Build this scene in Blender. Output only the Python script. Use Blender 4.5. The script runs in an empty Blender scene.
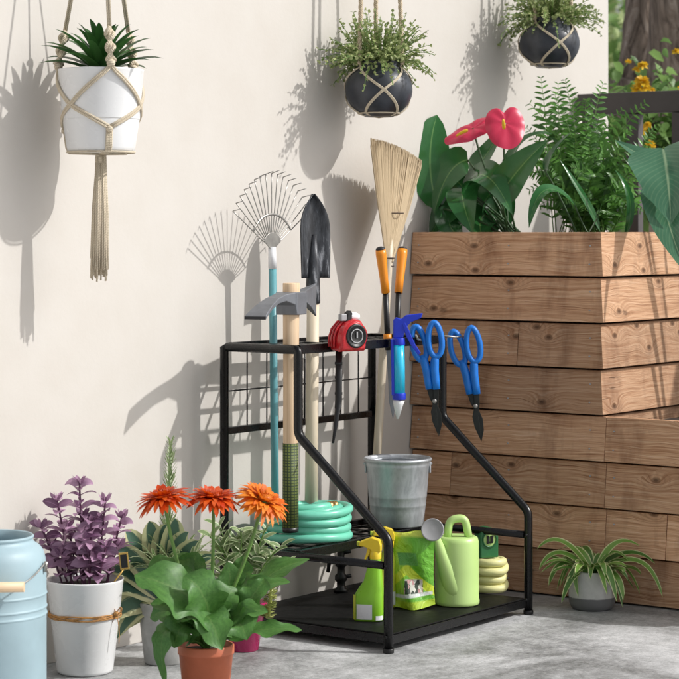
import bpy, math, random
from math import sin, cos, pi, radians
from mathutils import Vector, Matrix
rnd = random.Random(7)
SC = bpy.context.scene
COL = SC.collection
V = Vector
# ------------------------------------------------------------------ frame of reference
# wall plane is y = 0, x runs along the wall, D = metres out from the wall, z up
TH = math.atan((1900 - 340) / 2150.0)
H, X0, NC = 1.15, 5.2, 3.987
FWD = V((cos(TH), sin(TH), 0)); RGT = V((sin(TH), -cos(TH), 0)); UP = V((0, 0, 1))
CAM = V((-X0, -NC, H))
def v(x, d, z): return V((x - X0, -d, z))
def ray(px, py): return FWD + RGT * ((px - 340) / 2150.0) + UP * ((232 - py) / 2150.0)
def P(px, py, d):                       # point at distance d from the wall
    r = ray(px, py); return CAM + r * ((-d - CAM.y) / r.y)
def PX(px, py, x):                      # point at position x along the wall
    r = ray(px, py); return CAM + r * ((x - X0 - CAM.x) / r.x)
def PZ(px, py, z=0.0):
    r = ray(px, py); return CAM + r * ((z - H) / r.z)
def mpp(p): return (p - CAM).dot(FWD) / 2150.0

# ------------------------------------------------------------------ mesh builder
class MB:
    def __init__(s): s.v = []; s.f = []; s.uv = []; s.sm = []
    def add(s, vs, fs, uvs=None, smooth=True):
        o = len(s.v); s.v += [V(p) for p in vs]
        s.uv += uvs if uvs else [(0.5, 0.5)] * len(vs)
        for f in fs: s.f.append([i + o for i in f]); s.sm.append(smooth)
        return s
    def box(s, c, ax, ay, az, sx, sy, sz, uv=False):   # centre, axes, full sizes
        vs = []; us = []
        for k in (-.5, .5):
            for j in (-.5, .5):
                for i in (-.5, .5):
                    vs.append(c + ax * (i * sx) + ay * (j * sy) + az * (k * sz))
                    us.append(((i + .5) * sx, (k + .5) * sz + j * sy * .2))
        fs = [(0, 2, 3, 1), (4, 5, 7, 6), (0, 1, 5, 4), (2, 6, 7, 3), (0, 4, 6, 2), (1, 3, 7, 5)]
        return s.add(vs, fs, us if uv else None, False)
    def abox(s, c, sx, sy, sz): return s.box(V(c), V((1, 0, 0)), V((0, 1, 0)), UP, sx, sy, sz)
    def tube(s, pts, r, n=10, closed=False, cap=True, flat=None, hint=None, vs0=0.0):
        pts = [V(p) for p in pts]; m = len(pts)
        rr = r if isinstance(r, (list, tuple)) else [r] * m
        vs = []; us = []; nrm = None; L = vs0
        for i, p in enumerate(pts):
            a = pts[(i - 1) % m] if (closed or i > 0) else p
            b = pts[(i + 1) % m] if (closed or i < m - 1) else p
            t = (b - a).normalized() if (b - a).length > 1e-9 else UP
            if nrm is None:
                h = V(hint) if hint is not None else (V((0, 0, 1)) if abs(t.z) < .9 else V((1, 0, 0)))
                nrm = (h - t * h.dot(t)).normalized()
            else:
                nrm = nrm - t * nrm.dot(t)
                nrm = nrm.normalized() if nrm.length > 1e-6 else t.orthogonal().normalized()
            bi = t.cross(nrm)
            if i: L += (p - pts[i - 1]).length
            for k in range(n):
                q = 2 * pi * k / n
                fl = flat if flat else 1.0
                vs.append(p + nrm * (cos(q) * rr[i] * fl) + bi * (sin(q) * rr[i])); us.append((k / n, L))
        fs = []
        for i in range(m if closed else m - 1):
            for k in range(n):
                a = i * n + k; b = i * n + (k + 1) % n; j = ((i + 1) % m) * n
                fs.append((a, b, j + (k + 1) % n, j + k))
        s.add(vs, fs, us)
        if cap and not closed:
            o = len(s.v) - len(vs)
            s.f.append([o + k for k in range(n)][::-1]); s.sm.append(False)
            s.f.append([o + (m - 1) * n + k for k in range(n)]); s.sm.append(False)
        return s
    def lathe(s, prof, c, n=36, M=None, sx=1, sy=1):
        vs = []; us = []; L = 0
        for i, (r, z) in enumerate(prof):
            if i: L += math.hypot(r - prof[i - 1][0], z - prof[i - 1][1])
            for k in range(n):
                q = 2 * pi * k / n; p = V((cos(q) * r * sx, sin(q) * r * sy, z))
                vs.append(c + (M @ p if M else p)); us.append((k / n, z))
        fs = [(i * n + k, i * n + (k + 1) % n, (i + 1) * n + (k + 1) % n, (i + 1) * n + k) for i in range(len(prof) - 1) for k in range(n)]
        return s.add(vs, fs, us)
    def ext(s, pts, o, ax, ay, th, smooth=False):          # extruded outline
        az = ax.cross(ay); n = len(pts)
        vs = [o + ax * x + ay * y + az * (th * .5) for x, y in pts] + [o + ax * x + ay * y - az * (th * .5) for x, y in pts]
        s.add(vs, [list(range(n)), list(range(2 * n - 1, n - 1, -1))] + [(i, i + n, (i + 1) % n + n, (i + 1) % n) for i in range(n)], None, False)
        return s
    def leaf(s, p0, p1, p2, W, N, prof=None, fold=.25, seg=7, ac=3, wave=0, wf=3, ph=0, cup=0, lobe=0):
        prof = prof or LANCE; vs = []; us = []
        for i in range(seg + 1):
            t = i / seg
            p = p0 * (1 - t) ** 2 + p1 * (2 * t * (1 - t)) + p2 * t * t
            tg = ((p1 - p0) * (2 * (1 - t)) + (p2 - p1) * (2 * t))
            tg = tg.normalized() if tg.length > 1e-9 else (p2 - p0).normalized()
            sd = tg.cross(N); sd = sd.normalized() if sd.length > 1e-6 else tg.orthogonal().normalized()
            nn = sd.cross(tg); w = W * .5 * prof(t)
            for k in range(ac):
                u = k / (ac - 1) * 2 - 1
                wl = w * (1 + lobe * (sin(t * 17 + ph * 3 + (2 if u < 0 else 0)) * .6 + sin(t * 31 + ph * 5 + (1 if u < 0 else 4)) * .4))
                hgt = fold * abs(u) * w + cup * u * u * w + wave * abs(u) ** 2 * w * sin(wf * 2 * pi * t + ph + (2.1 if u < 0 else 0))
                vs.append(p + sd * (u * wl) + nn * hgt); us.append(((u + 1) / 2, t))
        fs = [(i * ac + k, i * ac + k + 1, (i + 1) * ac + k + 1, (i + 1) * ac + k) for i in range(seg) for k in range(ac - 1)]
        return s.add(vs, fs, us)
    def sphere(s, c, r, n=12, m=8, sx=1, sy=1, sz=1):
        prof = [(max(1e-4, r * sin(pi * i / m)), -r * sz * cos(pi * i / m)) for i in range(m + 1)]
        return s.lathe(prof, c, n, None, sx, sy)
    def build(s, name, mat, parent=None, loc=None, bevel=0, bseg=2, solid=0, sub=0):
        base = origin_of(parent) if parent else (V(loc) if loc is not None else V((0, 0, 0)))
        me = bpy.data.meshes.new(name)
        me.from_pydata([p - base for p in s.v], [], s.f)
        me.polygons.foreach_set('use_smooth', s.sm)
        uvl = me.uv_layers.new(name='UVMap')
        idx = [0] * len(me.loops); me.loops.foreach_get('vertex_index', idx)
        flat = []
        for i in idx: flat += s.uv[i]
        uvl.data.foreach_set('uv', flat)
        me.materials.append(mat); me.update()
        o = bpy.data.objects.new(name, me); COL.objects.link(o)
        if parent: o.parent = parent
        else: o.location = base
        if solid:
            m = o.modifiers.new('s', 'SOLIDIFY'); m.thickness = solid; m.offset = 0
        if bevel:
            m = o.modifiers.new('b', 'BEVEL'); m.width = bevel; m.segments = bseg; m.limit_method = 'ANGLE'; m.angle_limit = radians(40); m.harden_normals = False
        if sub:
            m = o.modifiers.new('u', 'SUBSURF'); m.levels = sub; m.render_levels = sub
        return o
def origin_of(o):
    p = V((0, 0, 0))
    while o: p = p + o.location; o = o.parent
    return p
def _norm(f):
    m = max(f(i / 50) for i in range(51)); return lambda t: max(.02, f(t) / m)
LANCE = _norm(lambda t: max(0, t + .03) ** .6 * max(0, 1 - t) ** .8)
STRAP = _norm(lambda t: (.55 + .45 * min(1, t * 3)) * max(0, 1 - t) ** .45)
OVATE = _norm(lambda t: max(0, t + .01) ** .55 * max(0, 1 - t) ** .62)
HEART = _norm(lambda t: max(0, t + .015) ** .33 * max(0, 1 - t) ** .86)
PETAL = _norm(lambda t: (.35 + .65 * t) * max(0, 1 - t) ** .28)
GPET = _norm(lambda t: (.4 + .9 * t) * max(0, 1 - t) ** .62)
def thing(name, label, cat, loc, group=None):
    o = bpy.data.objects.new(name, None); o.empty_display_size = .05; COL.objects.link(o); o.location = loc
    return tag(o, label, cat, group)
def tag(o, label, cat, group=None):
    o['label'] = label; o['category'] = cat
    if group: o['group'] = group
    return o
def fillet(pts, r, n=6):
    pts = [V(p) for p in pts]; out = [pts[0]]
    for i in range(1, len(pts) - 1):
        a, b, c = pts[i - 1], pts[i], pts[i + 1]
        d1 = (a - b).normalized(); d2 = (c - b).normalized()
        ang = d1.angle(d2); t = min(r / math.tan(ang / 2), (a - b).length * .45, (c - b).length * .45)
        s, e = b + d1 * t, b + d2 * t
        for k in range(n + 1):
            u = k / n; out.append(s * (1 - u) ** 2 + b * (2 * u * (1 - u)) + e * u * u)
    return out + [pts[-1]]
def bez(p0, p1, p2, n=10): return [p0 * (1 - t) ** 2 + p1 * (2 * t * (1 - t)) + p2 * t * t for t in [i / n for i in range(n + 1)]]
def rv(a=1.0): return V((rnd.uniform(-a, a), rnd.uniform(-a, a), rnd.uniform(-a, a)))
def polar(az, el): return V((cos(az) * cos(el), sin(az) * cos(el), sin(el)))

# ------------------------------------------------------------------ materials
class NT:
    def __init__(s, name):
        s.m = bpy.data.materials.new(name); s.m.use_nodes = True; s.t = s.m.node_tree
        s.b = s.t.nodes['Principled BSDF']; s.out = s.t.nodes['Material Output']
    def n(s, typ, **kw):
        nd = s.t.nodes.new(typ)
        for k, val in kw.items():
            if k.startswith('i_'): nd.inputs[k[2:].replace('_', ' ')].default_value = val
            else: setattr(nd, k, val)
        return nd
    def l(s, a, b): s.t.links.new(a, b)
    def math(s, op, a, b=None, c=None, clamp=False):
        nd = s.n('ShaderNodeMath', operation=op); nd.use_clamp = clamp
        for i, x in enumerate((a, b, c)):
            if x is None: continue
            if isinstance(x, (int, float)): nd.inputs[i].default_value = x
            else: s.l(x, nd.inputs[i])
        return nd.outputs[0]
    def noise(s, vec=None, scale=5, detail=4, rough=.55, dist=0):
        nd = s.n('ShaderNodeTexNoise'); nd.inputs['Scale'].default_value = scale; nd.inputs['Detail'].default_value = detail
        nd.inputs['Roughness'].default_value = rough; nd.inputs['Distortion'].default_value = dist
        if vec is not None: s.l(vec, nd.inputs['Vector'])
        return nd.outputs['Fac']
    def ramp(s, fac, stops):
        nd = s.n('ShaderNodeValToRGB'); e = nd.color_ramp.elements
        while len(e) < len(stops): e.new(.5)
        for el, (p, c) in zip(e, stops): el.position = p; el.color = (*c, 1) if len(c) == 3 else c
        s.l(fac, nd.inputs['Fac']); return nd.outputs['Color']
    def mix(s, fac, a, b, mode='MIX'):
        nd = s.n('ShaderNodeMix', data_type='RGBA', blend_type=mode)
        for sock, x in ((nd.inputs[0], fac), (nd.inputs[6], a), (nd.inputs[7], b)):
            if isinstance(x, (int, float)): sock.default_value = x
            elif isinstance(x, tuple): sock.default_value = (*x, 1)
            else: s.l(x, sock)
        return nd.outputs[2]
    def bump(s, h, strength=.3, dist=.002):
        nd = s.n('ShaderNodeBump'); nd.inputs['Strength'].default_value = strength; nd.inputs['Distance'].default_value = dist
        s.l(h, nd.inputs['Height']); s.l(nd.outputs['Normal'], s.b.inputs['Normal'])
    def map(s, vec, sc):
        nd = s.n('ShaderNodeMapping'); nd.inputs['Scale'].default_value = sc; s.l(vec, nd.inputs['Vector']); return nd.outputs['Vector']
    def obj(s): return s.n('ShaderNodeTexCoord').outputs['Object']
    def uv(s): return s.n('ShaderNodeTexCoord').outputs['UV']
    def sep(s, vec):
        nd = s.n('ShaderNodeSeparateXYZ'); s.l(vec, nd.inputs[0]); return nd.outputs
    def comb(s, x, y, z=0.0):
        nd = s.n('ShaderNodeCombineXYZ')
        for i, a in enumerate((x, y, z)):
            if isinstance(a, (int, float)): nd.inputs[i].default_value = a
            else: s.l(a, nd.inputs[i])
        return nd.outputs[0]
    def island(s): return s.n('ShaderNodeNewGeometry').outputs['Random Per Island']
def plain(name, c, rough=.5, metal=0, var=.12, scale=30, bump=0, bscale=200, spec=.5, coat=0):
    n = NT(name); b = n.b; ob = n.obj()
    f = n.noise(ob, scale, 5, .6)
    d = tuple(x * (1 - var) for x in c); e = tuple(min(1, x * (1 + var)) for x in c)
    n.l(n.ramp(f, [(.3, d), (.7, e)]), b.inputs['Base Color'])
    r2 = n.noise(ob, scale * 2.3, 4, .6)
    n.l(n.math('MULTIPLY_ADD', r2, .3, rough - .15, True), b.inputs['Roughness'])
    b.inputs['Metallic'].default_value = metal; b.inputs['Specular IOR Level'].default_value = spec
    b.inputs['Coat Weight'].default_value = coat
    if bump: n.bump(n.noise(ob, bscale, 3, .6), bump, .0015)
    return n.m
def leafmat(name, c1, c2, rough=.4, rib=None, edge=None, ribw=.06, trans=.25, edgew=.24, veins=0, streak=0):
    n = NT(name); b = n.b; uv = n.uv(); u = n.sep(uv)
    isl = n.island()
    f = n.math('ADD', n.math('MULTIPLY', isl, .75), n.math('MULTIPLY', n.noise(n.obj(), 45, 3), .35))
    col = n.ramp(f, [(.15, c1), (.9, c2)])
    ua = n.math('ABSOLUTE', n.math('SUBTRACT', u[0], .5))
    if edge:
        nz = n.noise(n.map(uv, (9, 2.2, 1)), 2.2, 3)
        e = n.math('ADD', ua, n.math('MULTIPLY', n.math('SUBTRACT', nz, .5), .22))
        col = n.mix(n.math('MULTIPLY_ADD', e, 14, -14 * edgew, True), col, edge)
    if rib:
        col = n.mix(n.math('MULTIPLY_ADD', ua, -1 / ribw, 1.0, True), col, rib)
    if veins:
        w = n.n('ShaderNodeTexWave', wave_type='BANDS', bands_direction='Y'); w.inputs['Scale'].default_value = veins
        n.l(n.comb(u[0], n.math('SUBTRACT', u[1], n.math('MULTIPLY', ua, .55))), w.inputs['Vector'])
        col = n.mix(n.math('MULTIPLY', n.math('POWER', w.outputs['Fac'], 6), .13), col, rib or c2)
        n.bump(w.outputs['Fac'], .06, .002)
    if name == 'gerbera_leaf':
        pt = n.noise(n.map(uv, (3, 5, 1)), 4, 5, .7)
        col = n.mix(n.math('MULTIPLY_ADD', pt, 2.0, -.75, True), col, tuple(x * .62 for x in c1))
    if not veins: n.bump(n.noise(n.obj(), 130, 3, .6), .18, .002)
    n.l(col, b.inputs['Base Color']); b.inputs['Roughness'].default_value = rough
    t = n.n('ShaderNodeBsdfTranslucent'); n.l(n.mix(.5, col, c2), t.inputs['Color'])
    mx = n.n('ShaderNodeMixShader'); mx.inputs[0].default_value = trans
    n.l(b.outputs[0], mx.inputs[1]); n.l(t.outputs[0], mx.inputs[2]); n.l(mx.outputs[0], n.out.inputs['Surface'])
    return n.m
def wood_boards():
    n = NT('weathered_boards'); u = n.sep(n.uv()); isl = n.island()
    uu = n.math('ADD', u[0], n.math('MULTIPLY', isl, 37.0)); vv = n.math('ADD', u[1], n.math('MULTIPLY', isl, 11.0))
    vor = n.n('ShaderNodeTexVoronoi', voronoi_dimensions='2D'); vor.inputs['Scale'].default_value = 1
    n.l(n.comb(n.math('MULTIPLY', uu, 4.2), n.math('MULTIPLY', vv, 7.6)), vor.inputs['Vector'])
    cr = n.noise(n.comb(n.math('MULTIPLY', uu, 3.0), n.math('MULTIPLY', n.math('ADD', vv, n.math('MULTIPLY', n.noise(n.comb(uu, vv), 9, 3), .02)), 60.0)), 1.0, 2, .5)
    d = vor.outputs['Distance']
    kp = n.math('GREATER_THAN', n.sep(vor.outputs['Color'])[0], .45)
    k = n.math('MULTIPLY', kp, n.math('POWER', n.math('MULTIPLY_ADD', d, -2.6, 1.0, True), 2.0))             # 1 in a knot
    warp = n.math('ADD', n.math('MULTIPLY', k, .042), n.math('MULTIPLY', n.noise(n.comb(n.math('MULTIPLY', uu, 2.0), n.math('MULTIPLY', vv, 4.0)), 1.3, 3), .05))
    g1 = n.noise(n.comb(n.math('MULTIPLY', uu, 1.2), n.math('MULTIPLY', n.math('ADD', vv, warp), 120.0)), 1.0, 6, .72)
    g2 = n.noise(n.comb(n.math('MULTIPLY', uu, 8.0), n.math('MULTIPLY', n.math('ADD', vv, warp), 330.0)), 1.0, 3, .6)
    g = n.math('ADD', n.math('MULTIPLY', g1, .55), n.math('MULTIPLY', g2, .45))
    col = n.ramp(g, [(.31, (.13, .050, .022)), (.42, (.43, .225, .120)), (.53, (.60, .365, .222)), (.68, (.76, .54, .375))])
    st = n.noise(n.comb(n.math('MULTIPLY', uu, 8.0), n.math('MULTIPLY', vv, 3.2)), 1.0, 5, .62)
    col = n.mix(n.math('MULTIPLY_ADD', st, 5.0, -2.5, True), col, n.mix(.6, col, (.15, .062, .030)))
    core = n.math('MULTIPLY', kp, n.math('MULTIPLY_ADD', d, -18.0, 1.4, True))
    col = n.mix(n.math('MULTIPLY', core, .85), col, (.085, .038, .018))
    rim = n.math('MULTIPLY', n.math('SINE', n.math('ADD', n.math('MULTIPLY', d, 85.0), n.math('MULTIPLY', n.noise(n.uv(), 25, 3), 6.0))), n.math('POWER', k, .8))
    col = n.mix(n.math('MULTIPLY', rim, .5, None, True), col, (.20, .10, .055))
    crk = n.math('MULTIPLY', n.math('MULTIPLY_ADD', cr, -22, 6.6, True), n.math('MULTIPLY_ADD', st, 5, -2.2, True))
    col = n.mix(n.math('MULTIPLY', crk, .8), col, (.045, .02, .012))
    hv = n.n('ShaderNodeHueSaturation'); n.l(col, hv.inputs['Color']); n.l(n.math('MULTIPLY_ADD', isl, .62, .72), hv.inputs['Value'])
    n.l(hv.outputs[0], n.b.inputs['Base Color']); n.b.inputs['Roughness'].default_value = .72
    n.b.inputs['Specular IOR Level'].default_value = .3
    n.bump(n.math('SUBTRACT', g, n.math('ADD', n.math('MULTIPLY', core, .8), crk)), .9, .004)
    return n.m
def wood_pale(name, a, b, c):
    n = NT(name); u = n.sep(n.uv()); ob = n.sep(n.obj())
    g = n.noise(n.comb(n.math('MULTIPLY', u[0], 26.0), n.math('MULTIPLY', ob[2], 3.0)), 1.0, 4, .6)
    n.l(n.ramp(g, [(.3, a), (.5, b), (.7, c)]), n.b.inputs['Base Color']); n.b.inputs['Roughness'].default_value = .5
    n.bump(g, .15, .001); return n.m
def wall_mat():
    n = NT('warm_plaster'); ob = n.obj()
    a = n.noise(ob, .9, 5, .6); b = n.noise(ob, 7, 6, .6)
    col = n.ramp(n.math('ADD', n.math('MULTIPLY', a, .6), n.math('MULTIPLY', b, .4)), [(.3, (.585, .545, .497)), (.5, (.618, .583, .540)), (.72, (.645, .613, .575))])
    n.l(col, n.b.inputs['Base Color']); n.b.inputs['Roughness'].default_value = .85; n.b.inputs['Specular IOR Level'].default_value = .2
    n.bump(n.math('ADD', n.noise(ob, 60, 5, .65), n.math('MULTIPLY', n.noise(ob, 8, 4), 1.0)), .13, .004); return n.m
def ground_mat():
    n = NT('mottled_concrete'); ob = n.obj()
    a = n.noise(ob, 1.7, 10, .66, .8); b = n.noise(ob, 22, 10, .78); c = n.noise(ob, 85, 6, .85)
    m = n.math('ADD', n.math('MULTIPLY', a, .56), n.math('ADD', n.math('MULTIPLY', b, .24), n.math('MULTIPLY', c, .23)))
    col = n.ramp(m, [(.40, (.14, .145, .14)), (.47, (.32, .325, .325)), (.53, (.50, .505, .51)), (.60, (.72, .72, .725))])
    vor = n.n('ShaderNodeTexVoronoi', feature='DISTANCE_TO_EDGE'); vor.inputs['Scale'].default_value = .55
    n.l(n.mix(.12, ob, n.n('ShaderNodeTexNoise').outputs['Color']), vor.inputs['Vector'])
    spk = n.n('ShaderNodeTexVoronoi'); spk.inputs['Scale'].default_value = 210; n.l(ob, spk.inputs['Vector'])
    col = n.mix(n.math('MULTIPLY', n.math('LESS_THAN', spk.outputs['Distance'], .22), n.math('MULTIPLY', b, .8)), col, (.07, .07, .07))
    n.l(col, n.b.inputs['Base Color'])
    pt = n.noise(ob, 4.2, 12, .80, .5)
    col = n.mix(n.math('MULTIPLY_ADD', pt, 14, -6.95, True), col, n.mix(.55, col, (.10, .105, .10)))
    pw = n.noise(n.map(ob, (1.5, 4, 1)), 3.1, 12, .82, .3)
    col = n.mix(n.math('MULTIPLY_ADD', pw, 16, -8.3, True), col, (.74, .74, .745))
    n.l(n.math('MULTIPLY_ADD', a, .7, .25, True), n.b.inputs['Roughness'])
    n.bump(n.math('ADD', n.math('MULTIPLY', b, .7), n.math('MULTIPLY', c, .5)), .35, .004); return n.m
def galv_mat():
    n = NT('galvanised_steel'); ob = n.obj()
    a = n.noise(n.map(ob, (1, 1, .35)), 34, 6, .7, .6); b = n.noise(ob, 9, 4, .6)
    col = n.ramp(n.math('ADD', n.math('MULTIPLY', a, .6), n.math('MULTIPLY', b, .4)), [(.32, (.30, .325, .35)), (.5, (.48, .505, .535)), (.68, (.64, .665, .70))])
    n.l(col, n.b.inputs['Base Color']); n.b.inputs['Metallic'].default_value = .5
    n.l(n.math('MULTIPLY_ADD', a, .5, .22, True), n.b.inputs['Roughness']); n.bump(a, .12, .002); return n.m
def rope_mat(name, c, d, fr=900):
    n = NT(name); u = n.sep(n.uv())
    w = n.math('SINE', n.math('ADD', n.math('MULTIPLY', u[1], fr), n.math('MULTIPLY', u[0], 4 * pi)))
    f = n.math('MULTIPLY_ADD', w, .5, .5)
    n.l(n.ramp(f, [(0, d), (.6, c)]), n.b.inputs['Base Color']); n.b.inputs['Roughness'].default_value = .9
    n.b.inputs['Specular IOR Level'].default_value = .15; n.bump(f, .6, .0015); return n.m
def stripes(name, a, b, scale, direction='X', rough=.6, bumps=.4):
    n = NT(name); w = n.n('ShaderNodeTexWave', wave_type='BANDS', bands_direction=direction)
    w.inputs['Scale'].default_value = scale; n.l(n.uv(), w.inputs['Vector'])
    n.l(n.ramp(w.outputs['Fac'], [(.25, a), (.75, b)]), n.b.inputs['Base Color']); n.b.inputs['Roughness'].default_value = rough
    n.bump(w.outputs['Fac'], bumps, .002); return n.m
def grip_mat():
    n = NT('green_tape_grip'); u = n.sep(n.uv())
    a = n.math('SINE', n.math('MULTIPLY', u[0], 2 * pi * 14)); b = n.math('SINE', n.math('MULTIPLY', u[1], 2 * pi * 125))
    g = n.math('MAXIMUM', n.math('MULTIPLY_ADD', a, 3, -1.6, True), n.math('MULTIPLY_ADD', b, 3, -1.2, True))
    n.l(n.mix(g, (.13, .165, .035), (.02, .04, .014)), n.b.inputs['Base Color']); n.b.inputs['Roughness'].default_value = .6
    n.bump(g, .4, .001); return n.m
def ombre(name, dark, lite, z0, z1, rough=.6):            # two tone glazed pot, dipped base
    n = NT(name); z = n.sep(n.obj())[2]; nz = n.noise(n.obj(), 40, 5, .7)
    f = n.math('MULTIPLY_ADD', n.math('SUBTRACT', n.math('ADD', z, n.math('MULTIPLY', nz, .006)), z0), 1 / (z1 - z0), 0, True)
    sp = n.mix(n.math('MULTIPLY_ADD', nz, 2.5, -1, True), lite, tuple(x * .8 for x in lite))
    n.l(n.mix(f, dark, sp), n.b.inputs['Base Color']); n.b.inputs['Roughness'].default_value = rough
    n.bump(nz, .2, .001); return n.m
M = {}
M['wall'] = wall_mat(); M['ground'] = ground_mat(); M['boards'] = wood_boards(); M['galv'] = galv_mat()
M['soil'] = plain('potting_soil', (.035, .024, .017), .95, var=.5, scale=120, bump=.8, bscale=160)
M['black'] = plain('black_powder_coat', (.004, .004, .0045), .30, var=.25, scale=60, bump=.05, bscale=600, spec=.4)
M['blackmat'] = plain('black_tray_steel', (.004, .004, .004), .6, var=.4, scale=18, spec=.2)
M['blackplas'] = plain('black_plastic', (.009, .009, .0095), .42, var=.2)
M['ash'] = wood_pale('pale_ash_handle', (.62, .42, .25), (.74, .54, .35), (.80, .62, .43))
M['ash2'] = wood_pale('bleached_handle', (.62, .52, .38), (.71, .61, .46), (.76, .67, .53))
M['broomstick'] = wood_pale('broom_stick_wood', (.58, .49, .36), (.67, .58, .45), (.72, .64, .52))
M['steel'] = plain('forged_steel', (.19, .20, .22), .5, .35, var=.15, scale=20, bump=.1, bscale=150)
M['steelend'] = plain('dark_steel_edge', (.035, .037, .04), .5, .5)
M['spring'] = plain('plated_tines', (.38, .37, .35), .38, .8, var=.2)
M['teal'] = plain('teal_painted_handle', (.115, .335, .375), .38, var=.12, scale=20)
M['white'] = plain('white_plastic', (.80, .81, .83), .3, var=.02, scale=6)
M['whitepot'] = plain('white_glazed_pot', (.80, .805, .81), .28, var=.02, scale=5, coat=.2)
M['hose'] = plain('sea_green_hose', (.17, .60, .44), .34, var=.08, scale=18)
M['brass'] = plain('brass_fitting', (.62, .40, .15), .3, .9)
M['orange'] = plain('orange_rubber_grip', (.86, .29, .015), .38, var=.05)
M['blue'] = plain('blue_rubber_grip', (.008, .19, .68), .42, var=.08)
M['deepblue'] = plain('deep_blue_plastic', (.012, .04, .56), .32, var=.06)
M['cyan'] = plain('cyan_cartridge', (.02, .52, .80), .22, var=.05, coat=.4)
M['red'] = plain('red_plastic', (.56, .018, .025), .26, var=.15, scale=40, coat=.3)
M['bladeblk'] = plain('blackened_blade', (.016, .018, .016), .42, .4, var=.3, scale=80)
M['lime'] = plain('lime_plastic', (.25, .56, .03), .32, var=.12, scale=14)
M['yellowpl'] = plain('yellow_plastic', (.80, .58, .03), .33, var=.06)
M['yellowgreen'] = plain('yellow_green_plastic', (.56, .62, .06), .34, var=.08)
M['can'] = plain('pale_green_plastic', (.52, .73, .26), .36, var=.04, scale=8)
M['greyplas'] = plain('grey_plastic', (.36, .36, .37), .5, var=.05)
M['cream'] = plain('cream_yellow_hose', (.86, .82, .40), .45, var=.05, scale=20)
M['bottle_green'] = plain('bottle_green_plastic', (.03, .17, .06), .35, var=.1)
M['blueCan'] = plain('pale_blue_enamel', (.34, .465, .52), .5, var=.08, scale=9)
M['terracotta'] = plain('terracotta_plastic', (.53, .145, .07), .55, var=.08, scale=25)
M['magenta'] = plain('magenta_glaze', (.42, .012, .11), .25, var=.1, coat=.4)
M['greypot'] = plain('weathered_grey_pot', (.40, .40, .39), .7, var=.22, scale=22, bump=.2)
M['darkpot'] = plain('dark_slate_ceramic', (.038, .043, .055), .36, var=.45, scale=14, bump=.12, bscale=90)
M['ombre'] = ombre('dipped_grey_glaze', (.15, .15, .152), (.56, .56, .54), .040, .043)
M['rope'] = rope_mat('cotton_cord', (.74, .655, .515), (.50, .41, .29), 1500)
M['rope2'] = rope_mat('jute_cord', (.66, .56, .42), (.42, .33, .22), 1200)
M['tasselmat'] = stripes('cotton_fringe', (.50, .43, .32), (.68, .61, .49), 6, 'X', .9, .5)
M['raffia'] = plain('orange_raffia', (.50, .25, .08), .7, var=.35, scale=200)
M['gold'] = plain('gold_frame', (.62, .40, .10), .4, .3)
M['grip'] = grip_mat()
M['straw'] = stripes('broom_straw', (.60, .45, .27), (.76, .61, .41), 14, 'X', .8, .5)
M['blade'] = None
def shovel_mat():
    n = NT('scraped_black_steel'); ob = n.obj()
    f = n.noise(n.map(ob, (30, 30, 7)), 1.0, 5, .75)
    n.l(n.ramp(f, [(.42, (.022, .023, .027)), (.58, (.07, .075, .085)), (.70, (.42, .43, .46))]), n.b.inputs['Base Color'])
    n.b.inputs['Metallic'].default_value = .3; n.b.inputs['Roughness'].default_value = .42; n.bump(f, .15, .002); return n.m
M['blade'] = shovel_mat()
M['fence'] = plain('grey_brown_paint', (.082, .072, .072), .6, var=.1, scale=10)
def bark_mat():
    n = NT('ridged_bark'); ob = n.obj()
    f = n.noise(n.map(ob, (22, 22, 3.2)), 1.0, 6, .7, 1.2); g = n.noise(ob, 3, 4)
    n.l(n.ramp(f, [(.35, (.09, .062, .045)), (.52, (.33, .25, .195)), (.7, (.55, .46, .39))]), n.b.inputs['Base Color'])
    n.b.inputs['Roughness'].default_value = .9; n.bump(f, 1.0, .03); return n.m
M['bark'] = bark_mat()
G = {}
G['succ'] = leafmat('dark_blade_leaf', (.014, .055, .014), (.06, .18, .04), .3, trans=.1)
G['trail'] = leafmat('small_trailing_leaf', (.16, .22, .07), (.50, .56, .26), .45, trans=.25)
G['fern'] = leafmat('fern_leaflet', (.028, .10, .018), (.16, .38, .07), .35, trans=.3)
G['anth'] = leafmat('glossy_heart_leaf', (.012, .072, .020), (.045, .185, .048), .17, rib=(.16, .32, .10), ribw=.03, trans=.08)
G['banana'] = leafmat('broad_banana_leaf', (.04, .13, .075), (.09, .23, .13), .22, rib=(.36, .50, .30), ribw=.03, trans=.2, veins=5)
G['spathe'] = leafmat('pink_red_spathe', (.60, .014, .045), (.74, .06, .14), .36, trans=.2)
G['gerleaf'] = leafmat('gerbera_leaf', (.035, .13, .024), (.13, .31, .065), .48, rib=(.16, .30, .08), ribw=.04, trans=.22, veins=3.6)
G['ger1'] = leafmat('orange_red_petal', (.58, .045, .004), (.76, .12, .008), .45, trans=.3)
G['ger2'] = leafmat('light_orange_petal', (.74, .13, .008), (.84, .28, .02), .45, trans=.3)
G['purple'] = leafmat('purple_leaf', (.12, .042, .11), (.58, .36, .52), .42, rib=(.42, .24, .38), ribw=.05, trans=.2)
G['varieg'] = leafmat('cream_edged_leaf', (.04, .105, .075), (.11, .21, .15), .40, edge=(.66, .66, .38), edgew=.24, trans=.18)
G['pale'] = leafmat('pale_striped_leaf', (.10, .19, .06), (.32, .42, .20), .4, edge=(.60, .66, .42), edgew=.3, trans=.25)
G['spider'] = leafmat('spider_plant_leaf', (.06, .17, .028), (.20, .38, .07), .33, edge=(.68, .72, .36), edgew=.34, trans=.2)
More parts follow.
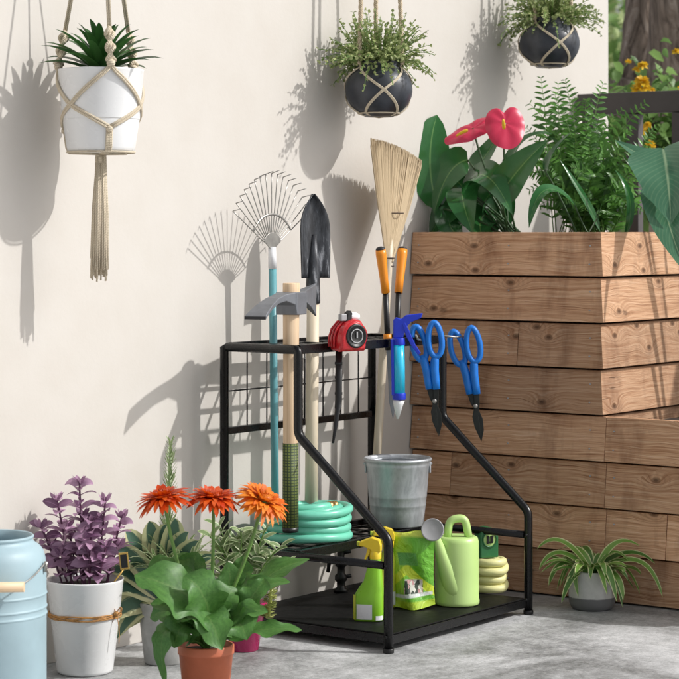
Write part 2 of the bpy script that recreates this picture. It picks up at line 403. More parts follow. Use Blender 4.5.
G['bush'] = leafmat('garden_shrub_leaf', (.06, .15, .036), (.25, .40, .12), .45, trans=.45)
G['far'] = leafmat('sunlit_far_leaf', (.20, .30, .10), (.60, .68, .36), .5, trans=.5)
G['yellow'] = leafmat('yellow_petal', (.72, .42, .01), (.85, .60, .04), .5, trans=.3)
G['bulb'] = leafmat('yellow_green_bract', (.16, .24, .04), (.60, .62, .22), .4, trans=.1)
M['stem'] = plain('green_stem', (.13, .26, .05), .45, var=.2)
M['darkstem'] = plain('dark_green_stem', (.035, .085, .025), .45, var=.2)
M['brownstem'] = plain('brown_stem', (.06, .035, .028), .6, var=.3)
M['yellowspadix'] = plain('yellow_spadix', (.80, .50, .02), .5, var=.2, scale=200, bump=.5, bscale=500)
M['purplestem'] = plain('purple_stem', (.12, .04, .09), .5)

# ------------------------------------------------------------------ setting
XE = 7.24                                            # the wall's end
gm = MB(); gm.add([V((-60, -60, 0)), V((90, -60, 0)), V((90, 90, 0)), V((-60, 90, 0))], [(0, 1, 2, 3)], None, False)
g = gm.build('ground', M['ground']); g['kind'] = 'structure'
wm = MB(); wm.abox((((-3) + (XE - X0)) / 2, .11, 1.6), XE - X0 + 3, .22, 3.2)
tag(wm.build('plaster_wall', M['wall'], bevel=.004), 'warm off-white plastered wall behind the garden tools', 'wall')

# ------------------------------------------------------------------ wooden planters
XP, DP = 5.90, .728
def board_row(mb, o, ax, out, L, row, bh, th, joint=None, ms=False, me=False, low=0):
    z0 = .006 + row * bh; z1 = z0 + bh - .0068; j = (row * 37 % 7) / 7 * .003
    segs = [(0, L)] if not joint else [(0, joint - .0010), (joint + .0010, L)]
    for a, b in segs:
        vs = []; us = []
        for (s_, zz, off) in ((a, z0, .016 + j), (b, z0, .016 + j), (b, z1, .001), (a, z1, .001), (a, z0, -th), (b, z0, -th), (b, z1, -th), (a, z1, -th)):
            q = s_
            if me and s_ == L: q = s_ + (.0205 if row < low else off)
            if ms and s_ == 0: q = s_ + .03 if row < low else s_ - off
            vs.append(o + ax * q + UP * zz + out * off); us.append((q, zz + (off + th) * .3))
        mb.add(vs, [(0, 1, 2, 3), (5, 4, 7, 6), (4, 0, 3, 7), (1, 5, 6, 2), (3, 2, 6, 7), (4, 5, 1, 0)], us, False)
def planter(name, label, x0, x1, d0, d1, n, joints, sj):
    bh = 1.150 / 8
    t = thing(name, label, 'planter', v((x0 + x1) / 2, (d0 + d1) / 2, 0))
    a = MB()
    for i in range(n): board_row(a, v(x0, d0, 0), V((0, -1, 0)), V((-1, 0, 0)), d1 - d0 - .018, i, bh, .022, joints.get(i), False, True, 4 if n == 8 else 0)
    a.build('front_panel', M['boards'], t, bevel=.0016)
    a = MB()
    for i in range(n): board_row(a, v(x0, d1 - .018, 0), V((1, 0, 0)), V((0, -1, 0)), x1 - x0, i, bh, .022, sj.get(i), True, False, 4 if n == 8 else 0)
    a.build('side_panel', M['boards'], t, bevel=.0016)
    a = MB()
    for i in range(n): board_row(a, v(x1, d0, 0), V((0, -1, 0)), V((1, 0, 0)), d1 - d0 - .045, i, bh, .022)
    a.build('back_panel', M['boards'], t, bevel=.003)
    top = .006 + n * bh - .008
    a = MB(); a.box(v((x0 + x1) / 2, (d0 + d1) / 2 - .01, top / 2 - .012), V((1, 0, 0)), V((0, 1, 0)), UP, x1 - x0 - .06, d1 - d0 - .08, top - .03)
    a.build('soil', M['soil'], t)
    nl = None
    for i in range(n):
        for s_ in (.03, (d1 - d0) * .52, d1 - d0 - .05):
            for k in (.3, .7):
                p = v(x0, d0 + s_, i * bh + bh * k) + V((-.016 + .011 * k, 0, 0))
                if nl is None:
                    a = MB(); a.lathe([(.0024, 0), (.0024, .004), (.0001, .005)], V((0, 0, 0)) + t.location, 8, Matrix.Rotation(-pi / 2, 3, 'Y')); nl = a.build('nail', M['galv'], t); o = nl
                else: o = nl.copy(); COL.objects.link(o)
                o.location = p - t.location
planter('wooden_planter', 'tall weathered timber planter standing against the end of the wall', XP, 6.92, .004, DP, 8, {2: .155, 5: .41}, {2: .16, 1: .5})
planter('wooden_planter', 'low weathered timber planter, half as high as the one behind it', XP, 6.92, DP + .004, 1.55, 4, {3: 0, 1: .22} if False else {1: .21}, {})

# ------------------------------------------------------------------ railing, tree, shrubs beyond
XR_ = 7.0
rl = thing('garden_railing', 'dark grey-brown railing with square balusters behind the tall planter', 'railing', v(XR_, 1.5, 0))
a = MB(); a.box(v(XR_, 1.5, 1.622), V((1, 0, 0)), V((0, 1, 0)), UP, .045, 2.98, .078); a.build('top_rail', M['fence'], rl, bevel=.004)
a = MB(); a.box(v(XR_, 1.5, .12), V((1, 0, 0)), V((0, 1, 0)), UP, .045, 2.98, .06); a.build('bottom_rail', M['fence'], rl, bevel=.004)
d = .055
while d < 2.95:
    a = MB(); a.box(v(XR_, d, .866), V((1, 0, 0)), V((0, 1, 0)), UP, .04, .05, 1.43); a.build('baluster', M['fence'], rl, bevel=.003)
    d += .185
def at(px, py, dist): return CAM + ray(px, py) * dist
def leafcloud(c, r, n, L, W, squash=(1, 1, 1), fill=.55, prof=None):
    mb = MB()
    for _ in range(n):
        q = polar(rnd.uniform(0, 2 * pi), math.asin(rnd.uniform(-1, 1))); rad = rnd.uniform(fill, 1) * (.8 + .3 * sin(q.x * 5 + q.z * 4) * sin(q.y * 6))
        p = c + V((q.x * r * squash[0], q.y * r * squash[1], q.z * r * squash[2])) * rad
        dd = (q + rv(.9) + V((0, 0, -.2))).normalized(); l = L * rnd.uniform(.6, 1.2)
        mb.leaf(p, p + dd * l * .5 + rv(l * .1), p + dd * l + V((0, 0, -l * .25)), W * rnd.uniform(.7, 1.2), (UP + rv(.8)).normalized(), prof or OVATE, .3, 3)
    return mb
TB = at(668, 232, 10.5); TB.z = 0
tr = thing('garden_tree', 'big tree with rough ridged bark and a forked trunk beyond the railing', 'tree', TB)
def limb(pts, rs):
    mb = MB(); pts2 = []; rr = []
    for i in range(len(pts) - 1):
        for k in range(6):
            t = k / 6; pts2.append(pts[i] * (1 - t) + pts[i + 1] * t); rr.append((rs[i] * (1 - t) + rs[i + 1] * t) * rnd.uniform(.97, 1.03))
    pts2.append(pts[-1]); rr.append(rs[-1]); return mb.tube(pts2, rr, 22)
limb([TB, at(660, 150, 10.5), at(655, 75, 10.45)], [.36, .27, .22]).build('trunk', M['bark'], tr)
limb([at(652, 120, 10.52), at(646, 50, 10.6), at(652, -20, 10.7), at(668, -130, 10.9)], [.20, .125, .12, .09]).build('limb', M['bark'], tr)
limb([at(675, 130, 10.42), at(678, 60, 10.3), at(686, -20, 10.2), at(700, -150, 10.1)], [.24, .15, .165, .12]).build('limb', M['bark'], tr)
leafcloud(at(690, -260, 10.8), 1.1, 900, .12, .055, (1, 1, .6), .3).build('crown', G['bush'], tr)
def shrub(name, label, px, py, dist, r, n, L, W, mat, sq=(1, 1, 1.2), fl=None):
    c = at(px, py, dist); b = V((c.x, c.y, 0))
    t = thing(name, label, 'shrub', b, None)
    mb = MB()
    for k in range(7):
        e = c + rv(r * .6); mb.tube(bez(b + rv(.04), b + V((0, 0, c.z * .6)) + rv(.1), e), [.014] * 5 + [.008] * 6, 6)
    mb.build('stem', M['brownstem'], t)
    leafcloud(c, r, n, L, W, sq, .3).build('foliage', mat, t)
    if fl:
        for (fx, fy, s_) in fl:
            f = MB(); fc = at(fx, fy, dist - r * .9)
            for k in range(26):
                q = polar(rnd.uniform(0, 2 * pi), rnd.uniform(-.5, 1.4)); f.leaf(fc + q * s_ * .1, fc + q * s_ * .6, fc + q * s_ + V((0, 0, -s_ * .15)), s_ * .5, rv().normalized(), PETAL, .3, 3)
            f.build('flower', G['yellow'], t)
shrub('flowering_shrub', 'leafy shrub with ruffled yellow flowers behind the railing, in front of the tree', 640, 150, 9.0, .34, 520, .085, .042, G['bush'], (1, 1, 1.35),
      [(642, 82, .036), (637, 90, .034), (646, 88, .026), (653, 91, .018), (643, 66, .026), (636, 70, .018), (641, 131, .030), (648, 126, .022), (650, 145, .026), (632, 140, .02), (628, 62, .016)])
shrub('flowering_shrub', 'leafy shrub with a few yellow blooms at the right end of the railing', 690, 140, 9.1, .30, 420, .085, .042, G['bush'], (1, 1, 1.3), [(679, 91, .026), (672, 150, .026), (676, 52, .02)])
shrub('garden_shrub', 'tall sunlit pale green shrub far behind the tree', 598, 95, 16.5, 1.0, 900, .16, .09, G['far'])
shrub('garden_shrub', 'dense green shrub behind the tree at the far right', 690, 120, 15.0, 1.2, 1700, .15, .08, G['bush'])
shrub('garden_shrub', 'low dense shrub in the gaps between the balusters', 640, 190, 12.5, .75, 1500, .12, .06, G['bush'], (1, 1, 1))
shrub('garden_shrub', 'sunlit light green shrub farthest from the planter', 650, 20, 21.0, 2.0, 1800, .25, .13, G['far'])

# ------------------------------------------------------------------ tool rack
XL, XR = 4.83, 5.57; DB, DT, DF = .07, .337, .646
ZT, ZM = .818, .238
rk = thing('tool_rack', 'black metal three-tier garden tool rack with slanting front tubes', 'rack', v((XL + XR) / 2, .35, 0))
for x in (XL, XR):
    path = fillet([v(x, DB, .008), v(x, DB, ZT)], .01) + fillet([v(x, DB, ZT), v(x, DB + .012, ZT), v(x, DT, ZT), v(x, DT, ZT - .05)], .012)[1:] + fillet([v(x, DT, ZT - .05), v(x, DT, .579), v(x, DF, .309), v(x, DF, .008)], .04)[1:]
    a = MB(); a.tube(path, .0130, 14); fr = a.build('side_frame', M['black'], rk)
    a = MB(); a.tube([v(x, DB + .012, ZM), v(x, DF - .012, ZM)], .0110, 12); a.build('side_bar', M['black'], rk)
    for dd in (DB, DF):
        a = MB(); a.lathe([(.0001, 0), (.0148, 0), (.0155, .002), (.0155, .010), (.0148, .012), (.0001, .0122)], v(x, dd, .0005), 16); a.build('foot', M['blackplas'], rk)
    for (dd, zz) in ((DB, .575), (DB, ZM), (DF, ZM), (DF, .045)):
        for sg in (-1, 1):
            a = MB(); a.lathe([(.0045, 0), (.0045, .0015), (.0001, .0028)], v(x + sg * .0128, dd, zz), 10, Matrix.Rotation(sg * pi / 2, 3, 'Y')); a.build('bolt', M['black'], rk)
def grid_shelf(name, z, d0, d1):
    a = MB(); ax, ay = V((1, 0, 0)), V((0, 1, 0)); w = XR - XL
    for dd in (d0 + .012, d1 - .008): a.box(v((XL + XR) / 2, dd, z), ax, ay, UP, w - .024, .016, .026)
    for x in (XL + .019, XR - .019): a.box(v(x, (d0 + d1) / 2, z), ax, ay, UP, .014, d1 - d0 - .04, .024)
    for k in range(1, 4): a.box(v((XL + XR) / 2, d0 + (d1 - d0) * k / 4, z + .001), ax, ay, UP, w - .03, .008, .008)
    for k in range(1, 10): a.box(v(XL + w * k / 10, (d0 + d1) / 2, z + .0015), ax, ay, UP, .010, d1 - d0 - .03, .007)
    a.build(name, M['black'], rk, bevel=.0015)
grid_shelf('top_shelf', ZT, DB, DT)
grid_shelf('middle_shelf', ZM, DB, DT)
a = MB(); a.box(v((XL + XR) / 2, (DB + DF) / 2, .048), V((1, 0, 0)), V((0, 1, 0)), UP, XR - XL - .030, DF - DB - .006, .004)
a.build('bottom_shelf', M['blackmat'], rk, bevel=.001)
a = MB()
for dd in (DB + .004, DF - .004): a.box(v((XL + XR) / 2, dd, .0335), V((1, 0, 0)), V((0, 1, 0)), UP, XR - XL - .030, .010, .024)
for x in (XL + .0155, XR - .0155): a.box(v(x, (DB + DF) / 2, .0335), V((1, 0, 0)), V((0, 1, 0)), UP, .006, DF - DB - .03, .024)
a.build('shelf_lip', M['black'], rk, bevel=.001)
a = MB(); a.box(v((XL + XR) / 2, DB, .575), V((1, 0, 0)), V((0, 1, 0)), UP, XR - XL - .02, .018, .020)
a.build('back_rail', M['black'], rk, bevel=.002)
a = MB()
for k in range(1, 8): a.tube([v(XL + .012 + .0935 * k, DB, .58), v(XL + .012 + .0935 * k, DB, ZT - .01)], .0022, 6)
a.tube([v(XL, DB + .003, .69), v(XR, DB + .003, .69)], .0022, 6)
a.build('wire_mesh', M['black'], rk)

for pts in ([v(XR, DT - .005, ZT + .012), P(455, 337, .345), P(466, 336.5, .352), P(469, 332, .352)], [P(421, 341, DT - .01), P(421, 340, DT + .02), P(418, 339.5, .362), P(416, 335, .37)], [P(398, 341, DT - .01), P(398.5, 338, DT + .01), P(399, 339, DT + .028)]):
    a = MB(); a.tube(fillet(pts, .01), .0032, 8); a.build('hook', M['spring'], rk)
# ------------------------------------------------------------------ tools on the rack
def frame_cyl(mb, a, b, ra, rb=None, n=16): mb.tube([a, b], [ra, rb if rb else ra], n); return mb
# spring rake
dk = .115
rb_, rt_ = P(275.5, 500, dk), P(272.5, 268, dk)
rb_.z = ZM + .014
hb = P(270, 241, dk); sc_ = .0029
rake = thing('leaf_rake', 'teal-handled leaf rake with fanned wire tines leaning near the wall', 'rake', rb_)
a = MB(); a.tube([rb_, rt_], .0115, 14); a.build('handle', M['teal'], rake)
a = MB(); a.tube([rt_ + V((0, 0, -.002)), P(272, 247, dk)], [.0125, .0115], 14); a.build('collar', M['white'], rake)
a = MB(); XA = V((1, 0, 0))
base = P(271.5, 250, dk)
fan = lambda ang, r, y=0: base + XA * (sin(ang) * r) + UP * (cos(ang) * r) + V((0, y, 0))
for k in range(17):
    ang = radians(-58 + 116 * k / 16) ; L = .232 - .012 * abs(k - 8) / 8
    p = [fan(ang * .55, .012), fan(ang, .06), fan(ang, L * .8), fan(ang, L * .97)]
    a.tube(p, .0017, 6)
    e = fan(ang, L * .97); a.tube([e, e + (fan(ang, L * 1.0) - e) + XA * .010 + V((0, -.022, .002))], [.0017, .0012], 6)
a.build('tines', M['spring'], rake)
a = MB(); pts = [(0, -.004)] + [(sin(radians(q)) * .048, cos(radians(q)) * .052) for q in range(-60, 61, 12)]
a.ext([(x, y) for x, y in pts][::-1], base + V((0, -.003, 0)), XA, UP, .003); a.build('plate', M['spring'], rake, bevel=.001)
a = MB(); a.tube([fan(radians(q), .105, -.004) for q in range(-58, 59, 6)], .0035, 8, flat=.45, hint=V((0, 1, 0))); a.build('brace', M['spring'], rake)
# shovel
ds = .150
sb, stp = P(311, 498, ds), P(313, 300, ds); sb.z = ZM + .014
sv = thing('shovel', 'black-bladed shovel standing blade up with a pale wooden handle', 'shovel', sb)
a = MB(); a.tube([sb, stp], [.020, .0185], 18); a.build('handle', M['ash2'], sv)
a = MB(); a.tube([P(312.8, 303, ds), P(313, 285, ds), P(313.5, 262, ds), P(314, 235, ds)], [.0215, .020, .017, .006], 16)
bl = []; ncr = 9; lev = 16; o = P(312, 278, ds); tp = P(313.5, 194, ds)
vs = []; us = []
for i in range(lev + 1):
    t = i / lev; c = o * (1 - t) + tp * t
    w = .050 * (min(1, .95 + .14 * t) if t < .55 else max(.05, 1 - ((t - .55) / .45) ** 2.4 * .97))
    for k in range(ncr):
        u = k / (ncr - 1) * 2 - 1
        vs.append(c + V((.906, -.423, 0)) * (u * w) + V((-.423, -.906, 0)) * (.024 * u * u * (1 - .3 * t) - .012 * t * t)); us.append((u, t))
a.add(vs, [(i * ncr + k, i * ncr + k + 1, (i + 1) * ncr + k + 1, (i + 1) * ncr + k) for i in range(lev) for k in range(ncr - 1)], us)
a.build('blade', M['blade'], sv, solid=.003)
# pick mattock
dm = .262; mx = 4.893
zt = P(291, 283, dm).z
mb_, mt = v(mx, dm, P(290, 528, dm).z), v(mx + .004, dm, zt)
pk = thing('pickaxe', 'pick mattock with a pale wooden handle and green taped grip', 'pickaxe', mb_)
zg = P(290, 443, dm).z
a = MB()
a.tube([v(mx, dm, zg - .002), v(mx + .002, dm, zg + .2), v(mx + .003, dm, zt - .09), v(mx + .004, dm, zt - .03), mt], [.0235, .0245, .026, .027, .027], 24, flat=.85, hint=V((0, 1, 0)))
a.build('handle', M['ash'], pk, bevel=.002)
a = MB(); a.tube([mb_, v(mx, dm, zg)], [.0255, .0245], 24, flat=.86, hint=V((0, 1, 0))); a.build('grip', M['grip'], pk)
a = MB(); a.tube([mb_ - UP * .012, mb_ + UP * .002], [.025, .0262], 24, flat=.86, hint=V((0, 1, 0))); a.build('end_cap', M['blackplas'], pk)
hd = V((-.975, -.22, 0)).normalized(); hn = UP.cross(hd)
zc = P(290, 304, dm).z; hc = v(mx + .004, dm, zc)
a = MB()
def sect(mb, st, hw):                                   # swept rectangular sections: along, z top, z bottom, half width
    vs = []
    for (al, zt_, zb_, w) in st:
        c = hc + hd * al
        for (zz, s_) in ((zt_, 1), (zt_, -1), (zb_, -1), (zb_, 1)): vs.append(c + UP * zz + hn * (s_ * w))
    n_ = len(st)
    fs = [(i * 4 + k, i * 4 + (k + 1) % 4, i * 4 + 4 + (k + 1) % 4, i * 4 + 4 + k) for i in range(n_ - 1) for k in range(4)]
    mb.add(vs, fs + [(3, 2, 1, 0), tuple(n_ * 4 - 4 + k for k in range(4))], None, False)
sect(a, [(-.172, .056, -.042, .0025), (-.150, .051, -.030, .006), (-.12, .046, -.014, .010), (-.08, .039, .000, .014), (-.055, .035, .006, .019), (-.037, .034, -.004, .030), (-.033, .034, -.030, .034),
         (.033, .034, -.030, .034), (.037, .034, -.002, .030), (.075, .030, .010, .020), (.13, .020, .004, .021), (.18, .004, -.010, .026), (.225, -.017, -.028, .031), (.240, -.026, -.036, .033)], 0)
a.build('pick_head', M['steel'], pk, bevel=.004, bseg=3)
a = MB(); ec = hc + hd * .2405
a.box(ec - UP * .0315, hd, hn, UP, .004, .064, .008); a.build('cutting_edge', M['steelend'], pk)
# broom
db = .125
b0, b1 = P(374.5, 478, db), P(388.5, 262, db); b0.z = ZM + .014; b0 = P(373.2, 500, db); b0.z = ZM + .012
bm = thing('broom', 'straw broom standing bristles up with a pale bleached handle', 'broom', b0)
a = MB(); a.tube([b0, b0 * .5 + b1 * .5, b1, P(390, 240, db)], [.0135, .0130, .0130, .011], 14); a.build('handle', M['broomstick'], bm)
a = MB(); tt = 0
for k in range(1700):
    u = rnd.uniform(-1, 1); w = rnd.uniform(-1, 1)
    s0 = P(389.5, 262, db) + RGT * (u * .010) + FWD * (w * .012)
    topx = 396 + u * 25.5; topy = 138 + (u + 1) * 11 + u * u * 4 + rnd.uniform(-4, 5)
    e0 = P(topx, topy, db) + FWD * (w * .022)
    m0 = s0 * .45 + e0 * .55 + RGT * (u * .002)
    a.tube([s0, m0, e0], [.0019, .0019, .0011], 4, cap=False, vs0=rnd.uniform(0, 9))
a.build('bristles', M['straw'], bm)
a = MB()
def ring(mb, c, w, t, r):
    mb.tube([c + RGT * (cos(2 * pi * k / 24) * w) + FWD * (sin(2 * pi * k / 24) * t) for k in range(24)], r, 6, closed=True)
ring(a, P(391.7, 213, db), .0375, .0185, .0018); a.build('binding_wire', M['brownstem'], bm)
a = MB(); ring(a, P(389.5, 258, db), .0150, .0155, .0022); a.build('binding_wire', M['brownstem'], bm)
a = MB(); ring(a, P(389.3, 266, db), .0140, .0140, .0018); a.build('binding_wire', M['brownstem'], bm)
# long loppers
lp = thing('loppers', 'long-handled loppers with orange grips standing in the top shelf', 'loppers', P(392, 338, .25))
for k, (tx, mx_, bx, cap) in enumerate(((380.5, 385.5, 388, 1), (402.5, 398.5, 396, 1))):
    t_, m_, b_ = P(tx, 250, .25 - .012 * k), P(mx_, 292, .25), P(bx, 350, .25)
    a = MB(); a.tube([m_ + (t_ - m_) * -.02, m_ + (t_ - m_) * .3, m_ + (t_ - m_) * .9, t_ + (t_ - m_) * .01], [.0130, .0128, .0165, .0155], 16)
    h_ = a.build('grip', M['orange'], lp)
    a = MB(); a.tube([t_ + (t_ - m_) * .005, t_ + (t_ - m_) * .045, t_ + (t_ - m_) * .075], [.0150, .0135, .006], 16); a.build('grip_cap', M['steelend'], h_)
    a = MB(); a.tube([m_, b_], .0088, 12); a.build('shaft', M['blackplas'], lp)
    c_ = m_ + (b_ - m_) * .72
    if k == 0:
        a = MB(); a.tube([c_, c_ + (b_ - m_) * .16], .0125, 14); a.build('collar', M['orange'], lp)
a = MB()
q = P(392, 352, .25); s_ = mpp(q)
a.ext([(-6 * s_, 4 * s_), (5 * s_, 4 * s_), (3 * s_, -25 * s_), (4 * s_, -50 * s_), (1 * s_, -68 * s_), (-3 * s_, -50 * s_), (-4 * s_, -25 * s_)], q, RGT, UP, .004)
a.build('blade', M['steel'], lp, bevel=.001)
# caulking gun
q = P(400, 345, .372); s_ = mpp(q)
cg = thing('caulking_gun', 'blue caulking gun with a cyan tube and white nozzle hung nose down', 'caulking gun', q)
K = lambda x, y, f=0: q + RGT * ((x - 400) * s_) + UP * ((345 - y) * s_) + FWD * f
a = MB(); a.tube([K(398.5, 342), K(399, 394)], .0185, 24); a.build('cartridge', M['cyan'], cg)
a = MB(); a.tube([K(399, 400), K(398.2, 404), K(397.6, 419)], [.0175, .0155, .0035], 20); a.build('nozzle', M['white'], cg)
a = MB(); a.tube([K(399, 393), K(399, 399.5)], .0205, 24); a.tube([K(398.5, 345), K(398.5, 338)], [.0205, .019], 24)
cra = [(-8.0, -6), (-5.2, -6), (-4.2, 50), (-7.0, 50)]
a.ext([(x * s_, -y * s_) for x, y in cra], K(398.5, 345), RGT, UP, .030)
a.build('cradle', M['deepblue'], cg, bevel=.0012)
a = MB(); a.ext([(x * s_, -y * s_) for x, y in [(-6, -4), (-6, -22), (-3, -25), (2, -23), (7, -27), (24, -29), (22, -24), (12, -20), (9, -17), (5, -8), (4, -4)]], K(399, 342), RGT, UP, .018)
a.build('handle', M['deepblue'], cg, bevel=.003)
a = MB(); a.ext([(x * s_, -y * s_) for x, y in [(3, -18), (6, -20), (10, -12), (16, 2), (22, 11), (19, 13), (13, 5), (7, -6)]], K(399, 342, -.004), RGT, UP, .012)
a.build('trigger', M['deepblue'], cg, bevel=.002)
a = MB(); a.tube([K(399.5, 338, .002), K(397, 322, .002)], .004, 8); a.build('plunger_rod', M['orange'], cg)
# tin snips
def snips(label, cx, top, dd, lean, hx, gx):
    q = P(cx, top, dd); s_ = mpp(q)
    t = thing('tin_snips', label, 'snips', q, 'blue-handled snips hung on the rack')
    K = lambda x, y, f=0: q + RGT * ((x + lean * y) * s_) + UP * (-y * s_) + FWD * f
    for sg, f in ((-1, .006), (1, -.006)):
        a = MB(); ox = sg * 8.2; el = []
        for k in range(26):
            w = 2 * pi * k / 26; yy = 17.5 - 17 * cos(w); xx = ox + 6.7 * sin(w) * (1 - .12 * cos(w)) + sg * .5 * (18 - yy) * .12
            if sg < 0: yy += 4
            el.append(K(xx, yy, f))
        a.tube(el, .0108, 10, closed=True, flat=.85)
        a.tube([K(ox - sg * 1.2, 33.5, f * .9), K(sg * 5.4, 38, f * .6), K(sg * 3.9, 48, f * .5), K(sg * 3.7, 58, f * .5), K(sg * 3.5, 67, f * .5)], [.0090, .0130, .0135, .0125, .0115], 14)
        a.build('handle', M['blue'], t)
        a = MB(); a.ext([(x * s_, -y * s_) for x, y in ([(sg * 6.2 + lean * 66, 66), (sg * .2 + lean * 66, 66), (sg * -.8 + lean * 78, 78), (sg * -5 + lean * 90, 90), (sg * -4.5 + lean * 100, 100), (sg * -.3 + lean * 114, 114),
                 (sg * 1.2 + lean * 98, 98), (sg * 1.2 + lean * 88, 88), (sg * 4.8 + lean * 76, 76)] if sg > 0 else
                 [(-6.2 + lean * 66, 66), (-4.5 + lean * 76, 76), (-.5 + lean * 86, 86), (.5 + lean * 100, 100), (0 + lean * 115, 115), (4.5 + lean * 103, 103), (5.2 + lean * 92, 92), (2 + lean * 80, 80), (-.2 + lean * 66, 66)])], q + FWD * (f * .35), RGT, UP, .0045)
        a.build('blade', M['bladeblk'], t, bevel=.001)
    a = MB(); a.lathe([(.0068, -.006), (.0072, .004), (.005, .0065), (.0001, .0068)], K(0, 79, -.004), 14, (-FWD).to_track_quat('Z', 'Y').to_matrix()); a.build('pivot', M['spring'], t)
snips('blue-handled tin snips beside the caulking gun, left of the two pairs', 424.5, 322, .362, .125, 0, 0)
snips('blue-handled tin snips by the bent right tube, in front of the timber boards', 462.0, 327, .352, .17, 0, 0)
# red tape measure
q = P(349, 350, .385); q.z = P(349, 351, .385).z; s_ = mpp(q)
tm = thing('tape_measure', 'red ribbed tape measure with a black dial sitting on the top shelf', 'tape measure', q)
ax = (RGT * .55 - FWD * .83).normalized(); sd = UP.cross(ax)
a = MB(); st = []
prof2 = [(-.046, .0), (-.050, .012), (-.049, .04), (-.040, .064), (-.020, .084), (.006, .093), (.028, .088), (.040, .070), (.045, .045), (.046, .015), (.043, .0)]
cen = q
for (al, sc) in ((-.040, .80), (-.034, .93), (-.02, .97), (-.012, .95), (-.006, 1.0), (.003, .97), (.009, 1.02), (.018, 1.0), (.026, .94), (.031, .82)):
    st.append([cen + ax * (-al) * -1 + sd * (x * sc * .93) + UP * (.046 + (z - .046) * sc if True else z) for x, z in prof2])
n_ = len(prof2); vs = [p for r in st for p in r]
a.add(vs, [(i * n_ + k, i * n_ + (k + 1) % n_, (i + 1) * n_ + (k + 1) % n_, (i + 1) * n_ + k) for i in range(len(st) - 1) for k in range(n_)] + [tuple(range(n_))[::-1], tuple((len(st) - 1) * n_ + k for k in range(n_))])
a.build('case', M['red'], tm, bevel=.0015)
Mx = ax.to_track_quat('Z', 'Y').to_matrix()
dcn = cen + ax * .030 + UP * .044 + sd * .004
a = MB(); a.lathe([(.034, -.006), (.035, .003), (.033, .0055), (.029, .0055), (.028, .004), (.0001, .004)], dcn, 36, Mx); dl = a.build('dial', M['blackplas'], tm)
a = MB(); a.lathe([(.021, .004), (.0213, .0055), (.0185, .0055), (.018, .004)], dcn, 32, Mx); a.build('dial_marking', M['greyplas'], dl)
a = MB(); a.box(dcn + ax * .006 + UP * .004, sd, ax, UP, .004, .003, .018); a.build('dial_pointer', M['greyplas'], dl)
a = MB(); a.lathe([(.034, -.010), (.0395, -.008), (.0395, .000), (.0355, .002)], dcn, 32, Mx); a.build('dial_ring', M['red'], tm)
a = MB(); tpc = cen + UP * .099
a.tube([tpc + sd * .002, tpc + sd * .020, tpc + sd * .032 - UP * .003], [.0125, .0125, .010], 16); a.build('clip', M['white'], tm, bevel=.002)
a = MB(); a.box(tpc - sd * .022 - UP * .002, sd, ax, UP, .020, .018, .020); a.build('clip_base', M['greyplas'], tm, bevel=.003)
a = MB(); a.ext([(-.014, -.014), (.004, -.014), (.006, .008), (.000, .018), (-.010, .010)], tpc, sd, UP, .022); a.build('clip_hinge', M['blackplas'], tm, bevel=.002)
for al in (-.030, -.016, -.003):
    a = MB(); a.tube([cen + ax * al + sd * (x * 1.0) + UP * (.046 + (z - .046) * 1.0) for x, z in prof2[1:-1]], .0035, 8); a.build('rib', M['red'], tm)
# pry bar
q0 = P(338, 350, .352)
pb = thing('pry_bar', 'flat black pry bar hanging below the red tape measure', 'pry bar', q0)
a = MB(); pth = fillet([P(339, 342, .352), P(338.5, 405, .354), P(333, 443, .38)], .05)
a.tube(pth, [.0105] * (len(pth) - 2) + [.0085, .0035], 10, flat=.55, hint=FWD)
a.build('bar', M['blackplas'], pb)
for y in (362, 376, 392):
    a = MB(); a.tube([P(338.6, y, .352), P(338.6, y + 2.5, .352)], .0118, 10, flat=.6, hint=FWD); a.build('ridge', M['steelend'], pb)
# hose coil
hc_ = v(5.045, .205, 0); hz = ZM + .014 + .0125
hs = thing('garden_hose', 'coiled sea-green garden hose lying on the middle shelf', 'hose', v(5.045, .205, ZM))
pts = []
for i in range(5 * 40 + 26):
    t = i / 40; lay = min(3.0, int(t) + max(0, (t % 1 - .8) / .2)) if t < 4 else 3.0
    r = .121 + .007 * sin(t * 2.3) - (0.018 * min(1, (t - 4) * 4) if t > 4 else 0) - (.036 * ((t - 5) / .65) if t > 5 else 0)
    ang = t * 2 * pi + 1.0
    off = V((.006 * sin(int(t) * 2.1), .005 * cos(int(t) * 1.7), 0))
    pts.append(hc_ + off + V((cos(ang) * r, sin(ang) * r, hz + lay * .0245 + (.010 * min(1, (t - 5) / .4) if t > 5 else 0) + .003 * sin(ang * 2 + int(t)))))
a = MB(); a.tube(pts, .0127, 12)
a.build('hose_tube', M['hose'], hs)
e = pts[-1]; dr = (pts[-1] - pts[-3]).normalized()
a = MB(); a.lathe([(.013, 0), (.0145, .003), (.0145, .018), (.011, .020), (.011, .034), (.0135, .035), (.0135, .040), (.006, .040)], e, 16, dr.to_track_quat('Z', 'Y').to_matrix()); a.build('coupling', M['brass'], hs)
